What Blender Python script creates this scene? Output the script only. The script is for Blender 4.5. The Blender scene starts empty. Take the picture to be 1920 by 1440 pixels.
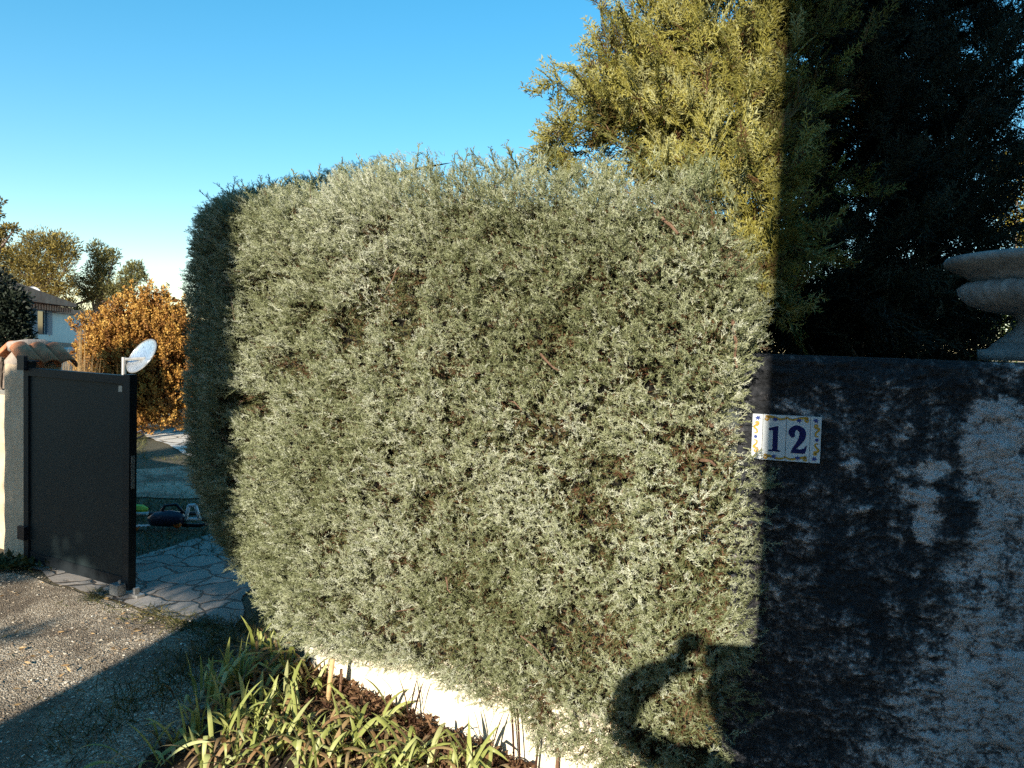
import bpy, bmesh, math, random
import numpy as np
from mathutils import Vector, Matrix

# ------------------------------------------------------------------ camera, sky, sun
scene = bpy.context.scene
C = scene.collection
EYE = 1.62
FPX = 1400.0                       # focal length in pixels of the 1920 px wide photograph
PITCH, ROLL = 0.055, 0.035
cam_d = bpy.data.cameras.new("camera")
cam = bpy.data.objects.new("camera", cam_d)
C.objects.link(cam)
cam_d.sensor_width = 36.0
cam_d.lens = 36.0 * FPX / 1920.0
cam_d.clip_start, cam_d.clip_end = 0.02, 3000
CM = Matrix.Rotation(math.pi / 2 - PITCH, 4, 'X') @ Matrix.Rotation(ROLL, 4, 'Z')
cam.matrix_world = Matrix.Translation((0, 0, EYE)) @ CM
scene.camera = cam
RIGHT, UP, FWD = (np.array(CM.col[0][:3]), np.array(CM.col[1][:3]), -np.array(CM.col[2][:3]))
EYEV = np.array([0, 0, EYE])


def ray(px, py):
    return FWD + RIGHT * ((px - 960) / FPX) + UP * ((720 - py) / FPX)


def at_y(px, py, y):
    r = ray(px, py)
    return EYEV + r * (y / r[1])


def at_z(px, py, z=0.0):
    r = ray(px, py)
    return EYEV + r * ((z - EYE) / r[2])


def at_plane(px, py, p, n):
    r = ray(px, py)
    n = np.array([n[0], n[1], 0.0]); p = np.array([p[0], p[1], 0.0])
    return EYEV + r * (np.dot(p - EYEV * [1, 1, 0], n) / np.dot(r, n))


LIGHT = ray(1400, 1218)            # direction sunlight travels (the camera's own shadow falls here)
LIGHT = LIGHT / np.linalg.norm(LIGHT)
LH = np.array([LIGHT[0], LIGHT[1]]) / math.hypot(LIGHT[0], LIGHT[1])
SLOPE = -LIGHT[2] / math.hypot(LIGHT[0], LIGHT[1])
SUN_EL = math.asin(-LIGHT[2])
SUN_AZ = math.atan2(-LIGHT[0], -LIGHT[1])

world = bpy.data.worlds.new("World")
scene.world = world
world.use_nodes = True
wn = world.node_tree
wn.nodes.clear()
sky = wn.nodes.new('ShaderNodeTexSky')
sky.sky_type = 'NISHITA'
sky.sun_disc = False
sky.sun_elevation = SUN_EL
sky.sun_rotation = SUN_AZ
sky.altitude = 100
sky.air_density = 1.0
sky.dust_density = 0.25
sky.ozone_density = 1.6
hs = wn.nodes.new('ShaderNodeHueSaturation')
hs.inputs['Hue'].default_value = 0.487
hs.inputs['Saturation'].default_value = 1.65
bg = wn.nodes.new('ShaderNodeBackground')
bg.inputs['Strength'].default_value = 0.15
wo = wn.nodes.new('ShaderNodeOutputWorld')
gm = wn.nodes.new('ShaderNodeGamma')
gm.inputs['Gamma'].default_value = 0.76
wn.links.new(sky.outputs[0], gm.inputs['Color'])
wn.links.new(gm.outputs[0], hs.inputs['Color'])
wn.links.new(hs.outputs[0], bg.inputs['Color'])
wn.links.new(bg.outputs[0], wo.inputs['Surface'])

sun_d = bpy.data.lights.new("sun", 'SUN')
sun_d.energy = 5.0
sun_d.angle = math.radians(0.5)
sun_d.color = (1.0, 0.90, 0.75)
sun = bpy.data.objects.new("sun", sun_d)
C.objects.link(sun)
sun.rotation_euler = Vector(LIGHT).to_track_quat('-Z', 'Y').to_euler()
sun.location = (-4, -12, 9)

scene.view_settings.view_transform = 'Standard'
scene.view_settings.look = 'None'
scene.view_settings.gamma = 1.0
scene.view_settings.exposure = 1.08
scene.cycles.max_bounces = 6
scene.cycles.diffuse_bounces = 3
scene.cycles.glossy_bounces = 2
scene.cycles.transparent_max_bounces = 4
scene.cycles.use_denoising = False

random.seed(7)
rng = np.random.default_rng(7)
Zv = np.array([0, 0, 1.0])


# ------------------------------------------------------------------ numeric helpers
def unit(v):
    v = np.asarray(v, float)
    return v / np.maximum(np.linalg.norm(v, axis=-1, keepdims=True), 1e-9)


def vnoise(p, seed=0):
    p = np.asarray(p, float)
    i = np.floor(p).astype(np.int64)
    f = p - i
    f = f * f * (3 - 2 * f)

    def h(a, b, c):
        n = (a * 374761393 + b * 668265263 + c * 2147483647 + seed * 974634 + 1013) & 0xffffffff
        n = ((n ^ (n >> 13)) * 1274126177) & 0xffffffff
        n = ((n ^ (n >> 16)) * 2246822519) & 0xffffffff
        return ((n ^ (n >> 15)) & 0xffff) / 65535.0
    x, y, z = i[..., 0], i[..., 1], i[..., 2]
    fx, fy, fz = f[..., 0], f[..., 1], f[..., 2]
    r = 0
    for dx in (0, 1):
        for dy in (0, 1):
            for dz in (0, 1):
                w = (fx if dx else 1 - fx) * (fy if dy else 1 - fy) * (fz if dz else 1 - fz)
                r = r + w * h(x + dx, y + dy, z + dz)
    return r * 2 - 1


def fbm(p, oct=3, seed=0):
    r, a, t = 0, 1.0, 0
    for k in range(oct):
        r = r + a * vnoise(np.asarray(p) * 2 ** k + 13.7 * k, seed + k)
        t += a
        a *= 0.5
    return r / t


def sstep(a, b, x):
    t = np.clip((np.asarray(x, float) - a) / (b - a), 0, 1)
    return t * t * (3 - 2 * t)


def bases(d, up=None):
    """rotation matrices whose third column is d, random roll (or x column close to `up`)"""
    d = unit(d)
    n = len(d)
    r = rng.normal(size=(n, 3)) if up is None else up + 0.25 * rng.normal(size=(n, 3))
    x = unit(np.cross(r, d))
    y = np.cross(d, x)
    return np.stack([x, y, d], axis=2)


class Soup:
    """collects triangles and per vertex numbers, links them as one mesh"""
    def __init__(s):
        s.v, s.f, s.a, s.n = [], [], [], 0

    def add(s, v, f, a=None):
        v = np.asarray(v, float).reshape(-1, 3)
        f = np.asarray(f, np.int64).reshape(-1, 3)
        a = np.zeros(len(v)) if a is None else np.broadcast_to(np.asarray(a, float), (len(v),))
        s.v.append(v); s.f.append(f + s.n); s.a.append(a); s.n += len(v)

    def cones(s, p0, p1, r, a=0.5):
        p0 = np.asarray(p0, float); p1 = np.asarray(p1, float)
        n = len(p0)
        M = bases(p1 - p0)
        ang = np.array([0, 2.094, 4.189])
        r = np.broadcast_to(np.asarray(r, float), (n,))
        ring = (M[:, None, :, 0] * np.cos(ang)[None, :, None] + M[:, None, :, 1] * np.sin(ang)[None, :, None]) * r[:, None, None] + p0[:, None, :]
        V = np.concatenate([ring, p1[:, None, :]], axis=1)
        T = np.array([[0, 1, 3], [1, 2, 3], [2, 0, 3]])
        F = T[None] + 4 * np.arange(n)[:, None, None]
        s.add(V, F, np.repeat(np.broadcast_to(np.asarray(a, float), (n,)), 4))

    def instance(s, protos, pos, M, scale, tone):
        k = rng.integers(0, len(protos), len(pos))
        for i, (pv, pf, pa) in enumerate(protos):
            w = np.where(k == i)[0]
            if not len(w):
                continue
            V = np.einsum('nij,vj->nvi', M[w], pv) * scale[w][:, None, None] + pos[w][:, None, :]
            F = pf[None] + len(pv) * np.arange(len(w))[:, None, None]
            A = tone[w][:, None] + pa[None]
            s.add(V, F, A.reshape(-1))

    def tube(s, pts, rad, sides=6, a=0.5, cap=True):
        pts = np.asarray(pts, float)
        m = len(pts)
        rad = np.broadcast_to(np.asarray(rad, float), (m,))
        tan = unit(np.gradient(pts, axis=0))
        ref = np.array([0.31, 0.17, 0.93]) if abs(tan[0][2]) < 0.9 else np.array([0.9, 0.3, 0.1])
        x = unit(np.cross(tan, ref)); y = np.cross(tan, x)
        an = np.linspace(0, 2 * math.pi, sides, endpoint=False)
        V = pts[:, None] + rad[:, None, None] * (np.cos(an)[None, :, None] * x[:, None] + np.sin(an)[None, :, None] * y[:, None])
        F = []
        for i in range(m - 1):
            for j in range(sides):
                a0, a1 = i * sides + j, i * sides + (j + 1) % sides
                F += [[a0, a1, a1 + sides], [a0, a1 + sides, a0 + sides]]
        V = V.reshape(-1, 3)
        if cap:
            V = np.concatenate([V, pts[:1], pts[-1:]])
            b, e = m * sides, m * sides + 1
            for j in range(sides):
                F += [[b, (j + 1) % sides, j], [e, (m - 1) * sides + j, (m - 1) * sides + (j + 1) % sides]]
        s.add(V, F, a)

    def build(s, name, material, parent=None, smooth=False):
        v = np.concatenate(s.v) if s.v else np.zeros((0, 3))
        f = np.concatenate(s.f) if s.f else np.zeros((0, 3), int)
        a = np.concatenate(s.a) if s.a else np.zeros(0)
        return mesh_from(name, v, f, material, parent, a, smooth)


def mesh_from(name, v, f, material, parent=None, a=None, smooth=False):
    v = np.asarray(v, np.float32); f = np.asarray(f, np.int32)
    k = f.shape[1]
    if parent is not None:
        v = (v - np.array(parent_origin(parent), np.float32)).astype(np.float32)
    me = bpy.data.meshes.new(name)
    me.vertices.add(len(v)); me.vertices.foreach_set('co', v.ravel())
    me.loops.add(f.size); me.loops.foreach_set('vertex_index', f.ravel())
    me.polygons.add(len(f))
    me.polygons.foreach_set('loop_start', np.arange(0, f.size, k, dtype=np.int32))
    me.update(calc_edges=True)
    me.polygons.foreach_set('use_smooth', np.full(len(f), smooth, dtype=bool))
    if a is not None:
        at = me.attributes.new('tone', 'FLOAT', 'POINT')
        at.data.foreach_set('value', np.asarray(a, np.float32))
    me.validate()
    me.update()
    return link(name, me, material, parent)


def parent_origin(p):
    o = np.zeros(3)
    while p is not None:
        o = o + np.array(p.location)
        p = p.parent
    return o


def link(name, me, material, parent=None):
    o = bpy.data.objects.new(name, me)
    if material is not None:
        me.materials.append(material)
    C.objects.link(o)
    if parent is not None:
        o.parent = parent
    return o


def bm_obj(name, bm, material, parent=None, smooth=False, bevel=0.0):
    if bevel:
        bmesh.ops.bevel(bm, geom=[e for e in bm.edges if e.is_manifold and e.calc_face_angle(0) > 0.6], offset=bevel, segments=2, affect='EDGES', profile=0.6)
    if parent is not None:
        bmesh.ops.translate(bm, verts=bm.verts, vec=Vector(-parent_origin(parent)))
    me = bpy.data.meshes.new(name)
    bm.normal_update()
    bm.to_mesh(me); bm.free()
    for p in me.polygons:
        p.use_smooth = smooth
    return link(name, me, material, parent)


def frame_mat(o, ex, ey):
    """4x4 from an origin and two horizontal axes; z stays up"""
    return Matrix(((ex[0], ey[0], 0, o[0]), (ex[1], ey[1], 0, o[1]), (0, 0, 1, o[2]), (0, 0, 0, 1)))


def box(bm, x0, x1, y0, y1, z0, z1, M=None):
    co = [(x, y, z) for x in (x0, x1) for y in (y0, y1) for z in (z0, z1)]
    vs = [bm.verts.new((M @ Vector(c)) if M is not None else c) for c in co]
    for q in ((0, 1, 3, 2), (4, 6, 7, 5), (0, 4, 5, 1), (2, 3, 7, 6), (0, 2, 6, 4), (1, 5, 7, 3)):
        bm.faces.new([vs[i] for i in q])
    return vs


def prism(bm, pts, y0, y1, M=None):
    """polygon in x,z pushed from y0 to y1"""
    a = [bm.verts.new((M @ Vector((p[0], y0, p[1]))) if M is not None else (p[0], y0, p[1])) for p in pts]
    b = [bm.verts.new((M @ Vector((p[0], y1, p[1]))) if M is not None else (p[0], y1, p[1])) for p in pts]
    bm.faces.new(a); bm.faces.new(b[::-1])
    n = len(pts)
    for i in range(n):
        bm.faces.new([a[i], b[i], b[(i + 1) % n], a[(i + 1) % n]])
    bmesh.ops.recalc_face_normals(bm, faces=bm.faces)


def lathe(profile, center, seg=48, flutes=None):
    """profile: (radius, z) list; flutes: f(angle, z) multiplies the radius"""
    bm = bmesh.new()
    rings = []
    for r, z in profile:
        row = []
        for j in range(seg):
            a = 2 * math.pi * j / seg
            rr = r * (flutes(a, z) if flutes else 1)
            row.append(bm.verts.new((center[0] + rr * math.cos(a), center[1] + rr * math.sin(a), center[2] + z)))
        rings.append(row)
    for a, b in zip(rings, rings[1:]):
        for j in range(seg):
            bm.faces.new([a[j], a[(j + 1) % seg], b[(j + 1) % seg], b[j]])
    bm.faces.new(rings[0][::-1]); bm.faces.new(rings[-1])
    return bm


def tag(o, label=None, cat=None, group=None, kind=None):
    if label: o['label'] = label
    if cat: o['category'] = cat
    if group: o['group'] = group
    if kind: o['kind'] = kind
    return o


def thing(name, loc, label, cat, group=None):
    o = bpy.data.objects.new(name, None)
    o.empty_display_size = 0.1
    C.objects.link(o)
    o.location = tuple(float(c) for c in loc)
    return tag(o, label, cat, group)


# ------------------------------------------------------------------ materials
class NT:
    def __init__(s, name):
        s.m = bpy.data.materials.new(name)
        s.m.use_nodes = True
        s.t = s.m.node_tree
        s.b = s.t.nodes['Principled BSDF']
        s.b.inputs['Specular IOR Level'].default_value = 0.3

    def n(s, typ, **kw):
        x = s.t.nodes.new(typ)
        for k, v in kw.items():
            if hasattr(x, k): setattr(x, k, v)
            else: x.inputs[k.replace('_', ' ')].default_value = v
        return x

    def l(s, a, b): s.t.links.new(a, b)

    def coord(s, which='Object', scale=(1, 1, 1)):
        tc = s.n('ShaderNodeTexCoord'); mp = s.n('ShaderNodeMapping')
        mp.inputs['Scale'].default_value = scale
        s.l(tc.outputs[which], mp.inputs['Vector'])
        return mp.outputs['Vector']

    def noise(s, vec, scale, detail=4, rough=0.55, dist=0.0):
        x = s.n('ShaderNodeTexNoise')
        x.inputs['Scale'].default_value = scale; x.inputs['Detail'].default_value = detail
        x.inputs['Roughness'].default_value = rough; x.inputs['Distortion'].default_value = dist
        s.l(vec, x.inputs['Vector'])
        return x.outputs['Fac']

    def ramp(s, fac, stops, interp='LINEAR'):
        x = s.n('ShaderNodeValToRGB')
        x.color_ramp.interpolation = interp
        el = x.color_ramp.elements
        while len(el) < len(stops): el.new(0.5)
        for e, (p, c) in zip(el, stops):
            e.position = p
            e.color = (c[0], c[1], c[2], 1) if hasattr(c, '__len__') else (c, c, c, 1)
        s.l(fac, x.inputs['Fac'])
        return x.outputs['Color']

    def mix(s, fac, a, b, mode='MIX'):
        x = s.n('ShaderNodeMix'); x.data_type = 'RGBA'; x.blend_type = mode
        for inp, v in ((x.inputs['Factor'], fac), (x.inputs['A'], a), (x.inputs['B'], b)):
            if hasattr(v, 'is_linked'): s.l(v, inp)
            elif hasattr(v, '__len__'): inp.default_value = (v[0], v[1], v[2], 1)
            else: inp.default_value = v
        return x.outputs['Result']

    def math(s, op, a, b=0.0, clamp=False):
        x = s.n('ShaderNodeMath'); x.operation = op; x.use_clamp = clamp
        for inp, v in zip(x.inputs, (a, b)):
            if hasattr(v, 'is_linked'): s.l(v, inp)
            else: inp.default_value = v
        return x.outputs[0]

    def bump(s, h, strength, dist=0.01):
        x = s.n('ShaderNodeBump')
        x.inputs['Strength'].default_value = strength; x.inputs['Distance'].default_value = dist
        s.l(h, x.inputs['Height']); s.l(x.outputs['Normal'], s.b.inputs['Normal'])

    def done(s, color=None, rough=0.8):
        if color is not None:
            if hasattr(color, 'is_linked'): s.l(color, s.b.inputs['Base Color'])
            else: s.b.inputs['Base Color'].default_value = (*color, 1)
        s.b.inputs['Roughness'].default_value = rough
        return s.m


def mottled(name, c1, c2, scale=20, rough=0.85, bump=0.3, dist=0.005, fine=None, metal=0.0):
    t = NT(name)
    v = t.coord()
    f = t.noise(v, scale, 6, 0.65)
    col = t.ramp(f, [(0.3, c1), (0.7, c2)])
    if bump:
        t.bump(t.noise(v, fine or scale * 4, 6, 0.7), bump, dist)
    t.b.inputs['Metallic'].default_value = metal
    return t.done(col, rough)


def foliage(name, stops, rough=0.6, translucent=0.0, var=0.25, vscale=3.0):
    t = NT(name)
    at = t.n('ShaderNodeAttribute', attribute_name='tone')
    f = at.outputs['Fac']
    n = t.noise(t.coord('Object'), vscale, 3)
    f = t.math('ADD', f, t.math('MULTIPLY', t.math('SUBTRACT', n, 0.5), var))
    col = t.ramp(f, stops)
    t.done(col, rough)
    if translucent:
        tr = t.n('ShaderNodeBsdfTranslucent')
        mx = t.n('ShaderNodeMixShader')
        mx.inputs[0].default_value = translucent
        out = t.t.nodes['Material Output']
        t.l(col, tr.inputs['Color'])
        t.l(t.b.outputs[0], mx.inputs[1]); t.l(tr.outputs[0], mx.inputs[2])
        t.l(mx.outputs[0], out.inputs['Surface'])
    return t.m


M_JUNIPER = foliage('juniper sprigs', [(0.0, (0.10, 0.045, 0.022)), (0.10, (0.13, 0.07, 0.036)), (0.16, (0.08, 0.09, 0.033)), (0.38, (0.105, 0.122, 0.050)), (0.62, (0.25, 0.27, 0.145)), (0.85, (0.375, 0.395, 0.275)), (1.0, (0.49, 0.51, 0.41))], 0.55, 0, 0.30, 2.5)
M_CORE = mottled('hedge heartwood', (0.0025, 0.003, 0.0015), (0.008, 0.0065, 0.004), 25, 0.95, 0.6)  # near black: shade deep in the hedge painted as colour
M_BARK = mottled('reddish bark', (0.09, 0.05, 0.032), (0.20, 0.125, 0.08), 40, 0.9, 0.6)
M_BARKGREY = mottled('grey bark', (0.10, 0.075, 0.06), (0.24, 0.19, 0.15), 14, 0.9, 0.6)
M_THUJA = foliage('golden thuja sprays', [(0.0, (0.10, 0.045, 0.02)), (0.15, (0.14, 0.085, 0.025)), (0.3, (0.085, 0.095, 0.025)), (0.55, (0.175, 0.165, 0.034)), (0.8, (0.29, 0.26, 0.048)), (1.0, (0.33, 0.33, 0.15))], 0.6, 0.12, 0.35, 3.0)
M_SHADECONIFER = foliage('dark cypress sprays', [(0.0, (0.010, 0.010, 0.004)), (0.4, (0.016, 0.018, 0.006)), (0.7, (0.026, 0.030, 0.010)), (1.0, (0.04, 0.05, 0.032))], 0.65, 0.05, 0.3, 3.0)  # shaded side of the tree mass, shade painted in as darker colour
M_YELLOWLEAF = foliage('yellow leaves', [(0.0, (0.10, 0.08, 0.015)), (0.5, (0.38, 0.30, 0.04)), (1.0, (0.60, 0.52, 0.12))], 0.6, 0.25, 0.3, 2.0)
M_ORANGE = foliage('orange conifer tufts', [(0.0, (0.12, 0.045, 0.012)), (0.35, (0.25, 0.115, 0.025)), (0.7, (0.44, 0.24, 0.05)), (1.0, (0.56, 0.36, 0.10))], 0.7, 0.1, 0.3, 1.5)
M_PINE = foliage('sunny pine needles', [(0.0, (0.045, 0.04, 0.012)), (0.5, (0.16, 0.125, 0.03)), (1.0, (0.26, 0.20, 0.045))], 0.7, 0.1, 0.4, 0.35)  # golden green is the pine's own colour
M_PINEDARK = foliage('green pine needles', [(0.0, (0.025, 0.032, 0.014)), (0.5, (0.13, 0.125, 0.042)), (1.0, (0.24, 0.21, 0.065))], 0.7, 0.1, 0.4, 0.35)
M_SHRUBDARK = foliage('dark shrub leaves', [(0.0, (0.006, 0.010, 0.006)), (1.0, (0.022, 0.032, 0.018))], 0.6, 0, 0.4, 2)
M_IRIS = foliage('iris leaves', [(0.0, (0.20, 0.11, 0.05)), (0.16, (0.42, 0.30, 0.15)), (0.24, (0.17, 0.20, 0.045)), (0.6, (0.33, 0.36, 0.11)), (1.0, (0.52, 0.53, 0.26))], 0.42, 0.25, 0.22, 9.0)
M_LITTER = foliage('dry brown leaves', [(0.0, (0.05, 0.022, 0.012)), (0.5, (0.13, 0.07, 0.036)), (1.0, (0.30, 0.19, 0.10))], 0.8, 0.1, 0.3, 8)
M_GRASS = foliage('grass blades', [(0.0, (0.035, 0.04, 0.012)), (0.5, (0.085, 0.095, 0.03)), (1.0, (0.26, 0.21, 0.09))], 0.7, 0.2, 0.5, 4)
M_STRAW = foliage('straw stalks', [(0.0, (0.20, 0.12, 0.05)), (1.0, (0.48, 0.34, 0.17))], 0.8, 0.1, 0.3, 4)
M_PEBBLE = foliage('pebbles', [(0.0, (0.17, 0.13, 0.095)), (0.4, (0.33, 0.28, 0.21)), (0.75, (0.50, 0.45, 0.36)), (1.0, (0.75, 0.71, 0.62))], 0.8, 0, 0.2, 5)

M_CREAM = mottled('cream render', (0.70, 0.62, 0.47), (0.80, 0.74, 0.60), 9, 0.9, 0.25, 0.004, 120)
M_PILLAR = mottled('trowelled pillar render', (0.46, 0.36, 0.25), (0.60, 0.48, 0.34), 6, 0.9, 0.9, 0.012, 24)
M_TERRA = mottled('terracotta', (0.36, 0.12, 0.055), (0.62, 0.27, 0.13), 14, 0.8, 0.4, 0.004)
M_MORTAR = mottled('grey mortar', (0.24, 0.20, 0.17), (0.40, 0.35, 0.30), 18, 0.9, 0.8, 0.008)
M_GATE = mottled('anthracite paint', (0.011, 0.018, 0.020), (0.016, 0.025, 0.027), 3, 0.5, 0.05, 0.001)
M_GATEFR = mottled('anthracite frame paint', (0.009, 0.013, 0.016), (0.014, 0.018, 0.021), 3, 0.5, 0.05, 0.001)
for m_ in (M_GATE, M_GATEFR):
    m_.node_tree.nodes['Principled BSDF'].inputs['Specular IOR Level'].default_value = 0.18
M_STEEL = mottled('dull steel', (0.28, 0.28, 0.27), (0.42, 0.42, 0.41), 30, 0.45, 0.1, 0.001, metal=0.6)
M_BLACK = mottled('black plastic', (0.012, 0.012, 0.016), (0.022, 0.022, 0.028), 20, 0.4, 0.05, 0.001)
M_NAVY = mottled('blue black plastic', (0.015, 0.018, 0.04), (0.03, 0.034, 0.06), 20, 0.35, 0.05, 0.001)
M_ORANGEPL = mottled('orange plastic', (0.45, 0.10, 0.015), (0.60, 0.15, 0.025), 20, 0.4, 0.05, 0.001)
M_WHITEPL = mottled('white plastic', (0.62, 0.62, 0.64), (0.74, 0.74, 0.76), 20, 0.4, 0.05, 0.001)
M_LIME = mottled('lime plastic', (0.24, 0.38, 0.04), (0.30, 0.46, 0.06), 20, 0.4, 0.05, 0.001)
M_WOOD = mottled('tan stick', (0.42, 0.27, 0.13), (0.60, 0.42, 0.22), 30, 0.8, 0.4, 0.002)
M_DARKWOOD = mottled('dark stick', (0.10, 0.055, 0.03), (0.18, 0.10, 0.06), 30, 0.8, 0.4, 0.002)
M_HOUSEW = mottled('house render', (0.58, 0.56, 0.52), (0.70, 0.68, 0.63), 1.5, 0.9, 0.1, 0.01)
M_STONEDARK = mottled('dark brown house render', (0.09, 0.07, 0.055), (0.15, 0.12, 0.095), 1.5, 0.9, 0.2, 0.01)
M_SHUTTER = mottled('blue grey shutter paint', (0.10, 0.14, 0.19), (0.14, 0.18, 0.24), 4, 0.6, 0.05)
M_ROOF = mottled('old roof tiles', (0.34, 0.14, 0.085), (0.56, 0.28, 0.18), 3, 0.85, 0.5, 0.03)
M_GLASS = mottled('dark window glass', (0.02, 0.025, 0.03), (0.03, 0.035, 0.04), 2, 0.08, 0)
M_GLAZE = mottled('white glaze', (0.62, 0.67, 0.70), (0.70, 0.74, 0.76), 60, 0.18, 0.04, 0.001)
M_BLUEPAINT = mottled('cobalt glaze', (0.012, 0.014, 0.075), (0.022, 0.026, 0.13), 200, 0.25, 0)
M_BLUELEAF = mottled('blue leaf glaze', (0.03, 0.05, 0.20), (0.07, 0.11, 0.34), 300, 0.25, 0)
M_OCHRE = mottled('ochre glaze', (0.50, 0.27, 0.04), (0.70, 0.43, 0.09), 250, 0.25, 0)
M_LINE = mottled('dark glaze outline', (0.05, 0.03, 0.02), (0.09, 0.05, 0.03), 250, 0.3, 0)
M_URN = mottled('weathered cast stone', (0.16, 0.16, 0.155), (0.36, 0.36, 0.35), 22, 0.9, 0.7, 0.006, 90)
M_SKIN = mottled('skin', (0.55, 0.34, 0.25), (0.60, 0.38, 0.28), 20, 0.55, 0.05)
M_JACKET = mottled('dark jacket cloth', (0.03, 0.035, 0.05), (0.05, 0.055, 0.07), 60, 0.9, 0.2)
M_JEANS = mottled('denim', (0.05, 0.07, 0.13), (0.08, 0.11, 0.19), 80, 0.9, 0.2)
M_HAIR = mottled('brown hair', (0.04, 0.025, 0.015), (0.08, 0.05, 0.03), 60, 0.6, 0.4)


def gravel_mat():
    t = NT('gravel and dirt')
    v = t.coord()
    big = t.noise(v, 1.9, 6, 0.7, 0.6)
    vo = t.n('ShaderNodeTexVoronoi', feature='F1'); vo.inputs['Scale'].default_value = 135
    t.l(v, vo.inputs['Vector'])
    sp = t.n('ShaderNodeSeparateColor'); t.l(vo.outputs['Color'], sp.inputs['Color'])
    stones = t.ramp(sp.outputs[0], [(0.0, (0.17, 0.13, 0.085)), (0.45, (0.36, 0.29, 0.205)), (0.8, (0.53, 0.45, 0.335)), (1.0, (0.76, 0.69, 0.56))])
    dirt = t.ramp(t.noise(v, 30, 5, 0.7), [(0.3, (0.07, 0.052, 0.036)), (0.7, (0.17, 0.13, 0.09))])
    col = t.mix(t.ramp(big, [(0.40, 0.12), (0.58, 0.95)]), dirt, stones)
    t.bump(t.math('SUBTRACT', 1.0, vo.outputs['Distance']), 0.9, 0.012)
    return t.done(col, 0.9)


def earth_mat():
    t = NT('mossy ground')
    v = t.coord()
    a = t.noise(v, 0.9, 5, 0.65)
    b = t.noise(v, 26, 6, 0.75)
    col = t.mix(a, t.ramp(b, [(0.3, (0.035, 0.035, 0.018)), (0.7, (0.11, 0.10, 0.05))]), t.ramp(b, [(0.3, (0.06, 0.045, 0.03)), (0.72, (0.20, 0.165, 0.12))]))
    t.bump(b, 0.8, 0.02)
    return t.done(col, 0.95)


def flag_mat(name, c1, c2, joint, scale=3.2, stretch=(1, 1, 1)):
    t = NT(name)
    v = t.coord(scale=stretch)
    wv = t.n('ShaderNodeVectorMath'); wv.operation = 'ADD'
    nz = t.n('ShaderNodeTexNoise'); nz.inputs['Scale'].default_value = 4.0
    t.l(v, nz.inputs['Vector'])
    sc = t.n('ShaderNodeVectorMath'); sc.operation = 'SCALE'; sc.inputs['Scale'].default_value = 0.22
    t.l(nz.outputs['Color'], sc.inputs[0]); t.l(v, wv.inputs[0]); t.l(sc.outputs[0], wv.inputs[1])
    vo = t.n('ShaderNodeTexVoronoi', feature='DISTANCE_TO_EDGE'); vo.inputs['Scale'].default_value = scale
    vc = t.n('ShaderNodeTexVoronoi', feature='F1'); vc.inputs['Scale'].default_value = scale
    t.l(wv.outputs[0], vo.inputs['Vector']); t.l(wv.outputs[0], vc.inputs['Vector'])
    sp = t.n('ShaderNodeSeparateColor'); t.l(vc.outputs['Color'], sp.inputs['Color'])
    grain = t.noise(v, 22, 6, 0.7)
    stone = t.mix(t.math('ADD', t.math('MULTIPLY', sp.outputs[0], 0.6), t.math('MULTIPLY', grain, 0.5)), c1, c2)
    speck = t.ramp(t.noise(v, 60, 4, 0.8), [(0.33, 0.35), (0.42, 1.0)])
    stone = t.mix(1.0, stone, speck, 'MULTIPLY')
    edge = t.ramp(t.math('ADD', vo.outputs['Distance'], t.math('MULTIPLY', t.math('SUBTRACT', grain, 0.5), 0.06)), [(0.02, 0.0), (0.06, 1.0)])
    t.bump(t.math('ADD', edge, t.math('MULTIPLY', grain, 0.5)), 0.7, 0.012)
    return t.done(t.mix(edge, joint, stone), 0.7)


def stained_wall_mat():
    """roughcast with black algae; stain amount rides in the vertex attribute `tone`"""
    t = NT('stained roughcast')
    v = t.coord('Object')
    at = t.n('ShaderNodeAttribute', attribute_name='tone')
    n1 = t.noise(v, 30, 6, 0.72, 0.4)
    n2 = t.noise(v, 140, 4, 0.7)
    f = t.math('ADD', at.outputs['Fac'], t.math('ADD', t.math('MULTIPLY', t.math('SUBTRACT', n1, 0.5), 1.0), t.math('MULTIPLY', t.math('SUBTRACT', n2, 0.5), 1.5)))
    f = t.ramp(f, [(0.05, 0.0), (0.36, 0.72), (0.62, 0.93), (0.85, 1.0)])
    pale = t.ramp(t.noise(v, 9, 5, 0.6), [(0.3, (0.62, 0.57, 0.57)), (0.7, (0.82, 0.76, 0.75))])
    alg = t.ramp(t.noise(v, 55, 6, 0.75), [(0.32, (0.012, 0.014, 0.018)), (0.58, (0.045, 0.049, 0.057)), (0.80, (0.20, 0.195, 0.195))])
    t.bump(t.math('ADD', n1, t.math('MULTIPLY', n2, 0.6)), 1.0, 0.02)
    return t.done(t.mix(f, pale, alg), 0.9)


def dish_mat():
    t = NT('pale streaked dish')
    v = t.coord('Object', (1, 1, 1))
    w = t.n('ShaderNodeTexWave'); w.inputs['Scale'].default_value = 16; w.inputs['Distortion'].default_value = 9
    w.inputs['Detail'].default_value = 3; w.inputs['Detail Scale'].default_value = 2.2
    t.l(v, w.inputs['Vector'])
    col = t.ramp(w.outputs['Fac'], [(0.0, (0.36, 0.39, 0.42)), (0.25, (0.66, 0.70, 0.74)), (1.0, (0.78, 0.80, 0.82))])
    t.b.inputs['Metallic'].default_value = 0.85
    return t.done(col, 0.32)


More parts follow.
